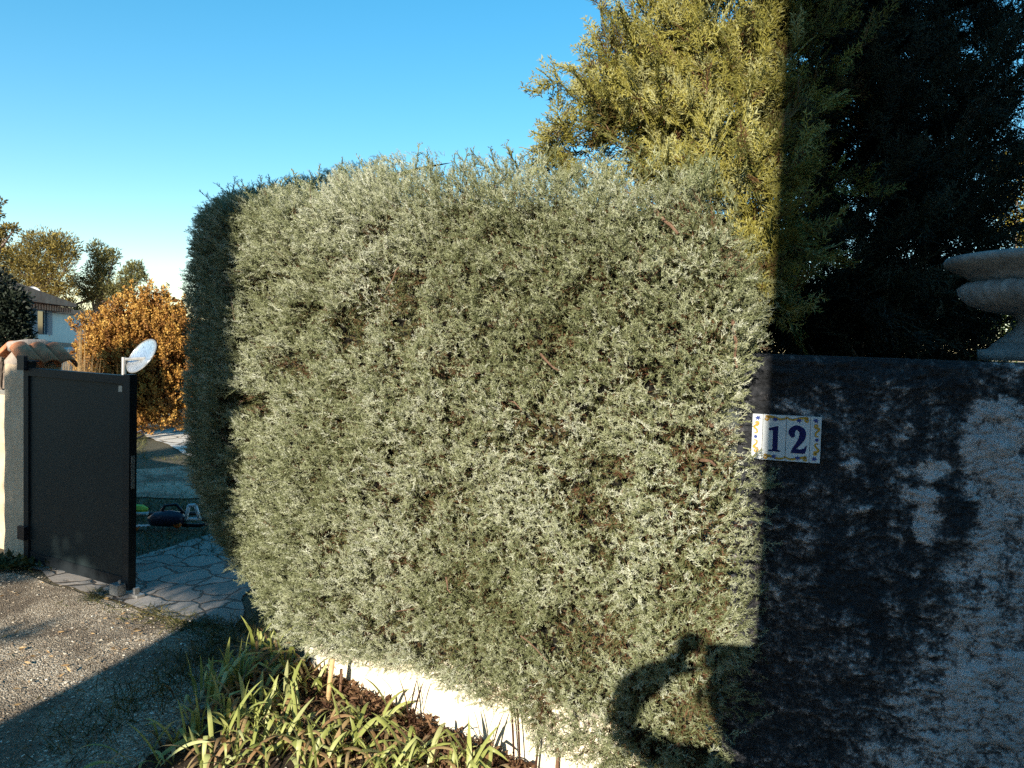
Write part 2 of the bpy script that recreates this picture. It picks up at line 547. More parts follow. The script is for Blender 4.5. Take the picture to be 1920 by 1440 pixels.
M_GRAVEL, M_EARTH = gravel_mat(), earth_mat()
M_FLAG = flag_mat('stone flags by the gate', (0.15, 0.13, 0.11), (0.36, 0.32, 0.28), (0.065, 0.052, 0.04), 4.6)
M_FLAG2 = flag_mat('pale stone path', (0.52, 0.48, 0.42), (0.66, 0.61, 0.54), (0.14, 0.11, 0.08), 2.2)
M_SOIL = mottled('dark bed soil', (0.022, 0.015, 0.010), (0.075, 0.05, 0.033), 30, 0.95, 0.9, 0.02, 70)
M_WALL = stained_wall_mat()
M_DISH = dish_mat()


# ------------------------------------------------------------------ ground
def sheet(name, pts, z, material, rough_edge=0.0, kind='structure'):
    """flat sheet from a ring of points with a ragged edge"""
    pts = [np.array(p[:2]) for p in pts]
    ring = []
    for a, b in zip(pts, pts[1:] + pts[:1]):
        n = max(1, int(np.linalg.norm(b - a) / 0.08)) if rough_edge else 1
        for i in range(n):
            ring.append(a + (b - a) * i / n)
    ring = np.array(ring)
    if rough_edge:
        q = np.c_[ring * 4, np.zeros(len(ring))]
        ring = ring + rough_edge * np.c_[fbm(q, 3, 5), fbm(q + 50, 3, 6)]
    bm = bmesh.new()
    f = bm.faces.new([bm.verts.new((p[0], p[1], z)) for p in ring])
    if f.normal.z < 0 or f.calc_area() and (f.normal_update() or f.normal.z < 0):
        f.normal_flip()
    bmesh.ops.triangulate(bm, faces=bm.faces)
    o = bm_obj(name, bm, material)
    return tag(o, kind=kind)


sheet('ground', [(-900, -400), (900, -400), (900, 1600), (-900, 1600)], -0.006, M_EARTH)
gline = [at_z(x, y) for x, y in ((-260, 1040), (30, 1075), (95, 1092), (235, 1135), (340, 1165), (430, 1172), (560, 1262))]
sheet('gravel_drive', [(-14, -6), (4, -6), (4, 1.4), (0.6, 2.25), (-0.9, 3.5)] + [p for p in gline[::-1]] + [(-7, 6.0), (-14, 6.2)], 0.0, M_GRAVEL, 0.06)
pav = [at_z(x, y) for x, y in ((60, 1062), (110, 1093), (235, 1132), (340, 1163), (440, 1176), (470, 1100), (440, 1000), (390, 1004), (330, 1022), (245, 1048), (150, 1046))]
sheet('paving', pav, 0.005, M_FLAG, 0.05)
bed = [at_z(x, y) for x, y in ((560, 1235), (470, 1235), (400, 1300), (330, 1380), (240, 1450), (240, 1600), (1300, 1700), (1000, 1440))]
sheet('flower_bed', bed, 0.004, M_SOIL, 0.07)
strip = [at_z(x, y) for x, y in ((150, 945), (250, 932), (400, 934), (470, 930), (470, 872), (380, 872), (250, 880), (150, 890))]
sheet('gravel_strip', strip, 0.004, M_GRAVEL, 0.12)
path = [at_z(x, y) for x, y in ((262, 812), (300, 806), (350, 800), (430, 800), (440, 870), (345, 853), (320, 838))]
sheet('path', path, 0.006, M_FLAG2, 0.05)


def pebbles(name, n, region, size, keep, seed):
    r = np.random.default_rng(seed)
    P = np.c_[r.uniform(region[0], region[1], n), r.uniform(region[2], region[3], n)]
    P = P[keep(P)]
    n = len(P)
    s = size[0] + (size[1] - size[0]) * r.random(n) ** 4
    base = np.array([[1, 0, 0], [-1, 0, 0], [0, 1, 0], [0, -1, 0], [0, 0, 1], [0, 0, -1]], float)
    V = base[None] * (1 + 0.35 * r.normal(size=(n, 6, 1))) + 0.25 * r.normal(size=(n, 6, 3))
    V[:, :, 2] *= 0.6
    V = V * s[:, None, None]
    V[:, :, 0] += P[:, None, 0]; V[:, :, 1] += P[:, None, 1]; V[:, :, 2] += (0.3 * s)[:, None]
    T = np.array([[0, 2, 4], [2, 1, 4], [1, 3, 4], [3, 0, 4], [2, 0, 5], [1, 2, 5], [3, 1, 5], [0, 3, 5]])
    F = T[None] + 6 * np.arange(n)[:, None, None]
    sp = Soup()
    sp.add(V, F, np.repeat(r.random(n) ** 1.6, 6))
    o = sp.build(name, M_PEBBLE)
    return tag(o, kind='stuff')


def drive_keep(P):
    q = np.c_[P * 1.6, np.zeros(len(P))]
    d = fbm(q, 3, 31)
    lim = np.interp(P[:, 0], [p[0] for p in gline], [p[1] for p in gline])
    return (P[:, 1] < lim + 0.05) & (rng.random(len(P)) < 0.45 + 0.9 * d)


pebbles('loose_gravel', 60000, (-3.9, 0.1, 2.6, 5.3), (0.0016, 0.0085), drive_keep, 3)

# ------------------------------------------------------------------ hedge outline, low wall, tall wall
TH = math.radians(35)
E = np.array([math.cos(TH), -math.sin(TH)]); NH = np.array([-math.sin(TH), -math.cos(TH)])
A = np.array([-1.35, 3.56])
ctrl = np.array([(-1.0, 5.5), (-1.4, 5.1), (-1.70, 4.62), (-1.78, 4.25), (-1.69, 3.97), (-1.57, 3.79), (-1.43, 3.615), (-1.24, 3.483), (-1.05, 3.35)]
                + [tuple(A + E * t) for t in (0.6, 1.1, 1.6, 2.1)] + [(0.54, 2.21), (0.635, 2.205), (0.685, 2.30), (0.70, 2.5)])


def catmull(P, m=12):
    P = np.asarray(P, float)
    Q = np.vstack([2 * P[0] - P[1], P, 2 * P[-1] - P[-2]])
    out = []
    for i in range(1, len(Q) - 2):
        p0, p1, p2, p3 = Q[i - 1:i + 3]
        for t in np.linspace(0, 1, m, endpoint=False):
            out.append(0.5 * (2 * p1 + (p2 - p0) * t + (2 * p0 - 5 * p1 + 4 * p2 - p3) * t * t + (3 * p1 - p0 - 3 * p2 + p3) * t ** 3))
    out.append(Q[-2])
    return np.array(out)


OUT = catmull(ctrl)
SL = np.r_[0, np.cumsum(np.linalg.norm(np.diff(OUT, axis=0), axis=1))]
STOT = SL[-1]


def outline(s):
    s = np.asarray(s, float)
    x = np.interp(s, SL, OUT[:, 0]); y = np.interp(s, SL, OUT[:, 1])
    d = 0.06
    tx = np.interp(s + d, SL, OUT[:, 0]) - np.interp(s - d, SL, OUT[:, 0])
    ty = np.interp(s + d, SL, OUT[:, 1]) - np.interp(s - d, SL, OUT[:, 1])
    t = unit(np.stack([tx, ty], -1))
    return np.stack([x, y], -1), np.stack([t[..., 1], -t[..., 0]], -1)


def z_of(px_y, xy):
    """height that shows at image row px_y when standing at ground point xy (column follows from xy)"""
    x, y = xy
    u = x / y
    # row = 720 - F*(up . d)/(fwd . d), solve for z with a few steps
    z = EYE
    for _ in range(3):
        d = np.array([x, y, z - EYE])
        # derivative of row with z is about -F / depth
        row = 720 - FPX * np.dot(UP, d) / np.dot(FWD, d)
        z += (row - px_y) * np.dot(FWD, d) / FPX
    return z


def col_of(xy, z):
    d = np.array([xy[0], xy[1], z - EYE])
    return 960 + FPX * np.dot(RIGHT, d) / np.dot(FWD, d)


S_SAMP = np.linspace(0, STOT, 60)
TOPX = [330, 350, 400, 440, 540, 640, 720, 830, 960, 1100, 1250, 1400, 1500]
TOPY = [385, 362, 348, 344, 332, 318, 306, 296, 292, 290, 300, 360, 430]
BOTX = [330, 400, 440, 480, 560, 640, 700, 800, 900, 1000, 1100, 1200, 1400]
BOTY = [1040, 1120, 1160, 1200, 1245, 1275, 1290, 1335, 1395, 1455, 1520, 1600, 1680]
zt_l, zb_l = [], []
for s_ in S_SAMP:
    xy, _ = outline(s_)
    zt_l.append(z_of(np.interp(col_of(xy, 2.1), TOPX, TOPY), xy))
    zb_l.append(z_of(np.interp(col_of(xy, 0.35), BOTX, BOTY), xy))
zt_l, zb_l = np.array(zt_l), np.clip(np.array(zb_l), 0.05, 0.6)
zt_l[:14] = np.maximum(zt_l[:14], 1.9)


def hedge_surface(n, part):
    """random points on the hedge skin: part in face, top, under"""
    s = STOT * rng.random(n) ** 0.84
    xy, nn = outline(s)
    zt = np.interp(s, S_SAMP, zt_l) - 0.03; zb = np.interp(s, S_SAMP, zb_l) + 0.03
    if part == 'face':
        z = zb + (zt - zb) * rng.random(n)
        r1, r2 = 0.16, 0.12
        a = np.clip((z - (zt - r1)) / r1, 0, 1); b = np.clip(((zb + r2) - z) / r2, 0, 1)
        off = -r1 * (1 - np.sqrt(1 - a * a * 0.98)) - r2 * (1 - np.sqrt(1 - b * b * 0.98))
        up = a * 0.9 - b * 0.6
    elif part == 'crest':
        off = -0.30 * rng.random(n) ** 1.5 - 0.02; z = zt - 0.30 * rng.random(n) - 0.08 * sstep(-.12, 0, off); up = np.full(n, 0.8)
    elif part == 'top':
        off = -0.03 - 0.8 * rng.random(n); z = zt + 0.01 * rng.random(n) - 0.06 * sstep(-.16, -.03, off); up = np.full(n, 2.0)
    else:
        off = -0.06 - 0.32 * rng.random(n); z = zb + 0.05 * rng.random(n); up = np.full(n, -0.7)
    off = np.maximum(off, -0.9 + 0.72 * sstep(STOT - 0.75, STOT - 0.35, s))
    sA = 2.0
    inset = 0.22 * sstep(1.0, 0.15, z) * sstep(sA + 1.0, sA - 0.4, s) + 0.05 * sstep(0.9, 0.3, z)
    off = off - inset + (0.11 * sstep(1.38, 1.22, z) + 0.05 * sstep(1.5, 1.58, z)) * sstep(STOT - 0.75, STOT - 0.35, s)
    P = np.c_[xy + nn * off[:, None], z]
    N = unit(np.c_[nn, up])
    return P, N, s


hedge = thing('hedge', (A[0], A[1], 0), 'big clipped grey green juniper hedge bulging over the low cream wall', 'hedge')


def sprig_proto(seed, length=0.075, n_side=13, sub=True, flat=0.0, r0=0.0016, ang=42, spread=1.0):
    r = np.random.default_rng(seed)
    p0, p1, rad, tone = [], [], [], []
    axis = []
    cur = np.zeros(3); d = np.array([0, 0, 1.0])
    nseg = 5
    for i in range(nseg):
        d = unit(d + 0.16 * r.normal(size=3) * [1, 1 - flat * 0.8, 1])
        nx = cur + d * length / nseg
        axis.append((cur, nx))
        p0.append(cur); p1.append(nx + d * length / nseg * 0.5); rad.append(r0 * 1.15 * (1 - 0.1 * i)); tone.append(-0.10)
        cur = nx
    for i in range(n_side):
        t = (i + 0.6) / n_side
        k = min(int(t * nseg), nseg - 1)
        a, b = axis[k]
        base = a + (b - a) * (t * nseg - k)
        phi = (0 if i % 2 else math.pi) + r.normal() * (0.35 if flat else 9)
        th = math.radians(ang + 10 * r.normal())
        dirv = np.array([math.cos(phi) * math.sin(th), math.sin(phi) * math.sin(th) * (1 - flat), math.cos(th)])
        L = length * (0.42 - 0.20 * t) * spread * r.uniform(0.7, 1.3)
        tip = base + unit(dirv) * L
        p0.append(base); p1.append(tip); rad.append(r0); tone.append(0.02 + 0.07 * r.normal())
        if sub:
            for j in range(2 if not flat else 5):
                tt = r.uniform(0.25, 0.85)
                bb = base + (tip - base) * tt
                ph2 = r.uniform(0, 6.28)
                side = unit(np.cross(dirv, [0.0, 1.0, 0.0])) * (1 if j % 2 else -1) if flat else unit(r.normal(size=3))
                dd = unit(dirv * 0.9 + side * 0.75 + 0.15 * r.normal(size=3) * (1 - flat))
                p0.append(bb); p1.append(bb + dd * L * r.uniform(0.35, 0.65)); rad.append(r0 * 0.85); tone.append(0.10 + 0.10 * r.normal())
    s = Soup()
    global rng
    s.cones(p0, p1, np.array(rad), np.array(tone))
    return np.concatenate(s.v), np.concatenate(s.f), np.concatenate(s.a)


JP = [sprig_proto(k, 0.060, 13, True, 0.0, 0.00135, 45, 0.8) for k in range(8)]
DEAD_PX = [(850, 690, 60), (1020, 810, 70), (1320, 850, 70), (1150, 890, 55), (840, 1100, 40), (690, 440, 40), (1420, 1000, 30), (1400, 470, 60), (740, 1060, 40)]
PLN = (A, NH)
dead_pts = [(at_plane(x, y, A, NH), r / FPX * 2.6) for x, y, r in DEAD_PX]

hs_all = Soup()
for part, n in (('face', 60000), ('crest', 9000), ('top', 5000), ('under', 5200)):
    P, N, s = hedge_surface(n, part)
    low = fbm(P * 2.1, 3, 11); mid = fbm(P * 6.5, 2, 21)
    hollow = sstep(0.22, 0.55, fbm(P * np.array([4.2, 4.2, 5.5]), 2, 41))
    dead = np.zeros(n)
    for c, r in dead_pts:
        dead = np.maximum(dead, sstep(1.0, 0.45, np.linalg.norm((P - c) * [1, 0.7, 1.5], axis=1) / r))
    clot = fbm(P * 15, 2, 51)
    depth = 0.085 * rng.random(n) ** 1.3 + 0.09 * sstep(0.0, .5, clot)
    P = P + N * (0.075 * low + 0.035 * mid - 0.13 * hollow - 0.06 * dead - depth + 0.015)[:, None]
    keep = rng.random(n) > 0.40 * hollow + 0.45 * dead + 0.55 * sstep(0.08, .45, clot)
    P, N, s, dead, depth, low, mid = (q[keep] for q in (P, N, s, dead, depth, low, mid))
    n = len(P)
    left = sstep(STOT * 0.75, STOT * 0.35, s)
    lean = np.c_[-E[0] * left, -E[1] * left, np.full(n, 0.55)] * 0.75
    D = unit(N * 0.75 + lean + 0.42 * rng.normal(size=(n, 3)))
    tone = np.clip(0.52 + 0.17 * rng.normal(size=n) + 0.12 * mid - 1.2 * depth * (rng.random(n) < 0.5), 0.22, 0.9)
    glau = sstep(0.35, 0.65, s / STOT) * sstep(-0.4, 0.5, fbm(P * 1.7, 2, 77))
    tone = tone + 0.20 * glau
    isdead = rng.random(n) < dead * 0.5 + 0.008
    tone = np.where(isdead, 0.02 + 0.05 * rng.random(n), tone)
    sc = rng.uniform(0.55, 1.05, n) * (0.85 + 0.2 * left)
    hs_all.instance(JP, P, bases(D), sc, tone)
# inner twigs behind the green skin: few dry, most coloured dark as gap shade
P, N, s = hedge_surface(19000, 'face')
n = len(P)
P = P - N * rng.uniform(0.10, 0.19, n)[:, None]
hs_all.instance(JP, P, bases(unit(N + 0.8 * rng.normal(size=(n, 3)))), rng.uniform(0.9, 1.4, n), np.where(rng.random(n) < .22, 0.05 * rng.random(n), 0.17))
# long upright shoots on the crest
P, N, s = hedge_surface(260, 'top')
P = P[(s > 1.5)]
n = len(P)
D = unit(np.c_[0.35 * rng.normal(size=(n, 2)), np.ones(n)])
hs_all.instance(JP, P + D * 0.02, bases(D), rng.uniform(1.2, 2.0, n), np.clip(0.42 + 0.1 * rng.normal(size=n), 0.25, 0.8))
hs_all.build('foliage', M_JUNIPER, hedge)

# inner sheet painted near black, standing for shade deep in the hedge
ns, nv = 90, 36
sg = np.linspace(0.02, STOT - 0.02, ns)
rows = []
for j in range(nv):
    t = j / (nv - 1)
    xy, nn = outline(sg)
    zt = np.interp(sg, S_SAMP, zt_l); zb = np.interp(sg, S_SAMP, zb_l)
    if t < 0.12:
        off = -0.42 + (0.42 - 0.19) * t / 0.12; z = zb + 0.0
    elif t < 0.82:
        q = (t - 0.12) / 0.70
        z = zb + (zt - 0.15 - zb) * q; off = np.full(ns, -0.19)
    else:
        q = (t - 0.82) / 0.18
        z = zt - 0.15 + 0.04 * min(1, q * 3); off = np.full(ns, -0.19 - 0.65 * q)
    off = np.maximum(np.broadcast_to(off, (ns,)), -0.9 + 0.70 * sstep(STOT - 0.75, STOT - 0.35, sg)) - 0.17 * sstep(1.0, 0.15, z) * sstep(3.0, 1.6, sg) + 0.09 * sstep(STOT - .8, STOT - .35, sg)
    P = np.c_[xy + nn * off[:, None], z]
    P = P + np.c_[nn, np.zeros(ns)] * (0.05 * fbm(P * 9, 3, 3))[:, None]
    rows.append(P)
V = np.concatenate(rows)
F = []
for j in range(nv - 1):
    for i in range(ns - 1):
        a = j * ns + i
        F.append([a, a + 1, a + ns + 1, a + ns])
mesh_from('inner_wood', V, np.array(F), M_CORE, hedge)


def hp(x, y, out=0.0):
    p = at_plane(x, y, A, NH)
    return p + np.array([NH[0], NH[1], 0]) * out


br = Soup()
for (x0, y0, x1, y1, r) in ((1215, 380, 1275, 440, 0.008), (428, 556, 446, 604, 0.006), (1008, 664, 1052, 694, 0.005), (1330, 800, 1362, 752, 0.008), (970, 1195, 1045, 1252, 0.003),
                            (742, 500, 728, 545, 0.003), (1300, 858, 1345, 872, 0.007), (945, 745, 985, 770, 0.004), (1190, 470, 1205, 520, 0.005), (1370, 600, 1385, 690, 0.006), (830, 1085, 850, 1110, 0.004)):
    a, b = hp(x0, y0, -0.02), hp(x1, y1, 0.015)
    m = (a + b) / 2 + 0.006 * rng.normal(size=3)
    br = Soup()
    br.tube([a, (a + m) / 2 + 0.003 * rng.normal(size=3), m, (m + b) / 2 + 0.003 * rng.normal(size=3), b], np.linspace(r, r * 0.5, 5), 6)
    br.build('branch', M_BARK, hedge)
for k in range(40):                                   # thin wood in the hollows
    P, N, s = hedge_surface(1, 'face')
    a = P[0] - N[0] * 0.16
    d = unit(N[0] * 0.7 + rng.normal(size=3) * 0.7 + [0, 0, 0.3])
    br = Soup()
    br.tube([a, a + d * 0.07 + 0.01 * rng.normal(size=3), a + d * 0.17], [0.004, 0.003, 0.0015], 5)
    br.build('branch', M_BARK, hedge)

# low cream wall under the hedge
LA, LB = np.array([-0.96, 3.545]), np.array([0.615, 2.375])
le = unit(LB - LA); ln = np.array([le[1], -le[0]])
Llen = float(np.linalg.norm(LB - LA))
Mw = frame_mat((LA[0], LA[1], 0), le, -ln)             # local x along, local y to the back
bm = bmesh.new()
box(bm, 0, Llen, 0, 0.22, -0.1, 0.30, Mw)
bmesh.ops.subdivide_edges(bm, edges=bm.edges, cuts=5, use_grid_fill=True)
lw = bm_obj('low_wall', bm, M_CREAM)
tag(lw, 'low cream rendered wall beneath the overhanging hedge', 'wall')

# tall stained wall
WTH = math.radians(20)
WE = np.array([math.cos(WTH), -math.sin(WTH)]); WN = np.array([-math.sin(WTH), -math.cos(WTH)])
W0 = np.array([0.81, 2.20])
wx0, wx1, WH = -0.13, 1.45, 1.612
nx, nz = 560, 560
xs = np.linspace(wx0, wx1, nx); zs = np.linspace(0.0, WH, nz)
X, Z = np.meshgrid(xs, zs)
Q = np.stack([X.ravel(), np.zeros(X.size), Z.ravel()], 1)
warp = np.c_[fbm(Q * 7, 2, 1), np.zeros(len(Q)), fbm(Q * 7 + 30, 2, 2)] * 0.04
Qs = (Q + warp) * np.array([0.75, 1, 1.25])
r1, r2, r3 = fbm(Qs * 15, 3, 8), np.abs(fbm(Qs * 36, 3, 9)), fbm(Q * 120, 3, 10)
hgt = 0.013 * r1 + 0.010 * r2 + 0.003 * r3
edge = sstep(WH - 0.02, WH, Z.ravel())
hgt = hgt * (1 - 0.7 * edge) - 0.012 * edge ** 2
# stain map: black algae to the left and along the top, pale to the right, pale ragged patches; relief shade is painted in below
sx, sz = X.ravel(), Z.ravel()
def wall_uv(px, py):
    p = at_plane(px, py, W0, WN)
    return float(np.dot(p[:2] - W0, WE)), float(p[2])
wob = fbm(Q * np.array([6, 1, 5.0]), 4, 61)
wv2 = np.c_[fbm(Q * 11, 4, 62), fbm(Q * 11 + 9, 4, 63)] * 0.055
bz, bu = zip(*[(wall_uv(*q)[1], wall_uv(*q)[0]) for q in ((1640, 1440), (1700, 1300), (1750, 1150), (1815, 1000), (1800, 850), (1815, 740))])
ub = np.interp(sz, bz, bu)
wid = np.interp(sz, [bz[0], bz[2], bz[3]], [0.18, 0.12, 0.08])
stain_shade = 0.80 - 0.66 * sstep(-1, 1, (sx - ub + 0.6 * wv2[:, 0] + 0.03 * wob) / wid)
stain_shade += 0.5 * sstep(WH - 0.12, WH - 0.03, sz + 0.05 * wob)
drip = fbm(np.c_[sx * 26 + 1.5 * wob, np.zeros(len(sx)), sz * 2.2], 3, 71)
stain_shade += 0.55 * drip * sstep(0.4, 1.0, sz)
stain_shade -= 0.08 * sstep(1.0, 0.75, sz)
def blob(cx, cz, rx, rz, am):
    global stain_shade
    q = np.sqrt(((sx + wv2[:, 0] - cx) / rx) ** 2 + ((sz + wv2[:, 1] - cz) / rz) ** 2)
    stain_shade = stain_shade - am * sstep(1.35, 0.45, q)
for px, py, rx, rz, am in ((1750, 880, .07, .03, .75), (1722, 930, .05, .04, .7), (1745, 985, .03, .05, .8), (1600, 960, .035, .045, .4), (1605, 1030, .04, .06, .4), (1590, 830, .035, .11, .3),
                           (1708, 812, .018, .02, .55), (1480, 752, .08, .022, .45), (1570, 755, .02, .06, .35), (1690, 1010, .02, .03, .35), (1700, 1060, .04, .03, .45), (1590, 1200, .07, .10, .3), (1790, 960, .05, .06, -.5), (1820, 1120, .10, .04, -.3),
                           (1500, 672, .06, .03, .4), (1700, 690, .05, .03, .45), (1850, 720, .09, .03, -.3), (1440, 850, .03, .03, .35)):
    cx, cz = wall_uv(px, py)
    blob(cx, cz, rx, rz, am)
r4 = np.abs(fbm(np.c_[(sx + .35 * sz) * 13, np.zeros(len(sx)), (sz - .2 * sx) * 30] + 3 * warp, 3, 19))
hgt = hgt + 0.012 * r4
stain_shade = stain_shade * 0.95 + 0.02 - 0.75 * (r2 - .22) - 0.30 * r1 - 0.35 * r3 - 0.35 * (r4 - .22)  # hollows darkened: relief shade painted over the algae stains
front = W0[None] + WE[None] * sx[:, None] + WN[None] * hgt[:, None]
Vf = np.c_[front, sz]
idx = np.arange(nx * nz).reshape(nz, nx)
Ff = np.stack([idx[:-1, :-1], idx[:-1, 1:], idx[1:, 1:], idx[1:, :-1]], -1).reshape(-1, 4)
# top, back and ends: a grid of their own along the crest, then a box
THK = 0.42
back = W0[None] - WN[None] * THK
nt = 40
tops = []
base_n = len(Vf)
Tx, Ty = np.meshgrid(xs, np.linspace(0, 1, nt)[1:])
toph = WH + 0.004 * fbm(np.stack([Tx.ravel() * 30, Ty.ravel() * 12, np.zeros(Tx.size)], 1), 3, 4)
Vt = np.c_[W0[None] + WE[None] * Tx.ravel()[:, None] - WN[None] * (THK * Ty.ravel())[:, None], toph]
tid = np.concatenate([idx[-1:], base_n + np.arange((nt - 1) * nx).reshape(nt - 1, nx)])
Ft = np.stack([tid[:-1, :-1], tid[:-1, 1:], tid[1:, 1:], tid[1:, :-1]], -1).reshape(-1, 4)
nb = base_n + len(Vt)
Vb = np.array([[*(W0 + WE * wx0 - WN * THK), 0.0], [*(W0 + WE * wx1 - WN * THK), 0.0]])
bl, brr = tid[-1, 0], tid[-1, -1]
Fb = np.array([[bl, brr, nb + 1, nb], [idx[0, 0], idx[-1, 0], bl, nb], [idx[-1, -1], idx[0, -1], nb + 1, brr]])
Vw = np.concatenate([Vf, Vt, Vb])
tone = np.concatenate([stain_shade, np.full(len(Vt), 0.75), [0.6, 0.6]])
wall = mesh_from('garden_wall', Vw, np.concatenate([Ff, Ft, Fb]), M_WALL, None, tone, True)
tag(wall, 'tall roughcast wall with black algae stains carrying the number tiles and urn', 'wall')

# ------------------------------------------------------------------ number sign
a_u, a_z = wall_uv(1410, 817)
b_u, b_z = wall_uv(1539, 824)
c_u, c_z = wall_uv(1475, 777)
d_u, d_z = wall_uv(1474, 862)
SW, SH = b_u - a_u, c_z - d_z
sgn = W0 + WE * a_u + WN * 0.012
tilt = math.atan2((wall_uv(1537, 866)[1] - wall_uv(1408, 857)[1]), SW) * 0.9
sign = thing('house_number_sign', (sgn[0], sgn[1], d_z), 'glazed tile house number 12 with ochre scrolls on the stained wall', 'house number')
Ms = frame_mat((sgn[0], sgn[1], (a_z + b_z) / 2 - SH / 2), WE, -WN) @ Matrix.Translation((SW / 2, 0, SH / 2)) @ Matrix.Rotation(-tilt, 4, 'Y') @ Matrix.Translation((-SW / 2, 0, -SH / 2))
wE, wD = SW * 0.157, SW * 0.343
cells = [(0, wE), (wE, wE + wD), (wE + wD, wE + 2 * wD), (wE + 2 * wD, SW)]


def smooth2(pts, m=10):
    return catmull(np.array(pts, float), m)


def ribbon(bm, pts, wid, off, M, close=False):
    pts = smooth2(pts); n = len(pts)
    wd = np.interp(np.linspace(0, 1, n), np.linspace(0, 1, len(wid)), wid)
    t = unit(np.gradient(pts, axis=0)); nn = np.c_[-t[:, 1], t[:, 0]]
    L = [bm.verts.new(M @ Vector((*(p + q * w / 2), 0)).xzy.to_3d() if False else M @ Vector(((p + q * w / 2)[0], off, (p + q * w / 2)[1]))) for p, q, w in zip(pts, nn, wd)]
    R = [bm.verts.new(M @ Vector(((p - q * w / 2)[0], off, (p - q * w / 2)[1]))) for p, q, w in zip(pts, nn, wd)]
    for i in range(n - 1):
        bm.faces.new([L[i], L[i + 1], R[i + 1], R[i]])


def poly(bm, pts, off, M):
    bm.faces.new([bm.verts.new(M @ Vector((p[0], off, p[1]))) for p in pts])


def disc(bm, c, r, off, M, n=14):
    poly(bm, [(c[0] + r * math.cos(6.2832 * i / n), c[1] + r * math.sin(6.2832 * i / n)) for i in range(n)], off, M)


tiles = []
for i, (x0, x1) in enumerate(cells):
    bm = bmesh.new()
    g = 0.0007
    box(bm, x0 + g, x1 - g, -0.006, 0.006, 0, SH, Ms)
    t = bm_obj('tile', bm, M_GLAZE, sign, False, 0.0008)
    tiles.append(t)
bm = bmesh.new()
box(bm, 0.002, SW - 0.002, 0.0062, 0.02, 0.002, SH - 0.002, Ms)
bm_obj('mortar_bed', bm, M_MORTAR, sign)
h = SH
OFF = -0.0066
# digit 1
x0, x1 = cells[1]
w = x1 - x0
def dg(x, y): return (x0 + x * w, y * h)
bm = bmesh.new()
poly(bm, [dg(*p) for p in ((.44, .23), (.66, .23), (.66, .755), (.60, .755), (.27, .70), (.27, .655), (.44, .655))], OFF, Ms)
poly(bm, [dg(*p) for p in ((.28, .195), (.79, .195), (.79, .215), (.68, .235), (.40, .235), (.28, .225))], OFF - .0002, Ms)
bm_obj('digit', bm, M_BLUEPAINT, tiles[1])
x0, x1 = cells[2]
bm = bmesh.new()
ribbon(bm, [dg(.24, .575), dg(.24, .66), dg(.36, .735), dg(.52, .735), dg(.67, .665), dg(.68, .55), dg(.56, .42), dg(.36, .285), dg(.26, .215)], [.012 * w / .06 * 1.2, .017 * w / .06, .0125 * w / .06, .013 * w / .06, .0165 * w / .06, .0165 * w / .06, .013 * w / .06, .0085 * w / .06, .004 * w / .06], OFF, Ms)
poly(bm, [dg(*p) for p in ((.19, .185), (.82, .185), (.89, .355), (.85, .36), (.76, .295), (.62, .275), (.34, .275))], OFF - .0002, Ms)
disc(bm, dg(.27, .575), .105 * w, OFF - .0003, Ms)
bm_obj('digit', bm, M_BLUEPAINT, tiles[2])


def scroll(bm_o, bm_l, pts, wid):
    ribbon(bm_o, pts, wid, OFF, Ms)
    # dark lower edge line
    p = smooth2(pts); n = len(p)
    t = unit(np.gradient(p, axis=0)); q = np.c_[-t[:, 1], t[:, 0]]
    wd = np.interp(np.linspace(0, 1, n), np.linspace(0, 1, len(wid)), wid)
    ribbon(bm_l, (p - q * (wd / 2)[:, None])[::4], [0.0006, 0.0009, 0.0006], OFF - .0002, Ms)


def spiral(c, r, a0, turns, n=9):
    return [(c[0] + r * (1 - .8 * k / n) * math.cos(a0 + turns * 6.283 * k / n), c[1] + r * (1 - .8 * k / n) * math.sin(a0 + turns * 6.283 * k / n)) for k in range(n + 1)]


def leaf(bm, c, s, rot):
    pts = [(0, .9), (.22, .35), (.75, .45), (.5, 0), (.85, -.45), (.2, -.35), (0, -.8), (-.25, -.3), (-.9, -.4), (-.5, .05), (-.8, .5), (-.25, .35)]
    co, si = math.cos(rot), math.sin(rot)
    poly(bm, [(c[0] + s * (co * x - si * y), c[1] + s * (si * x + co * y)) for x, y in pts], OFF - .0004, Ms)


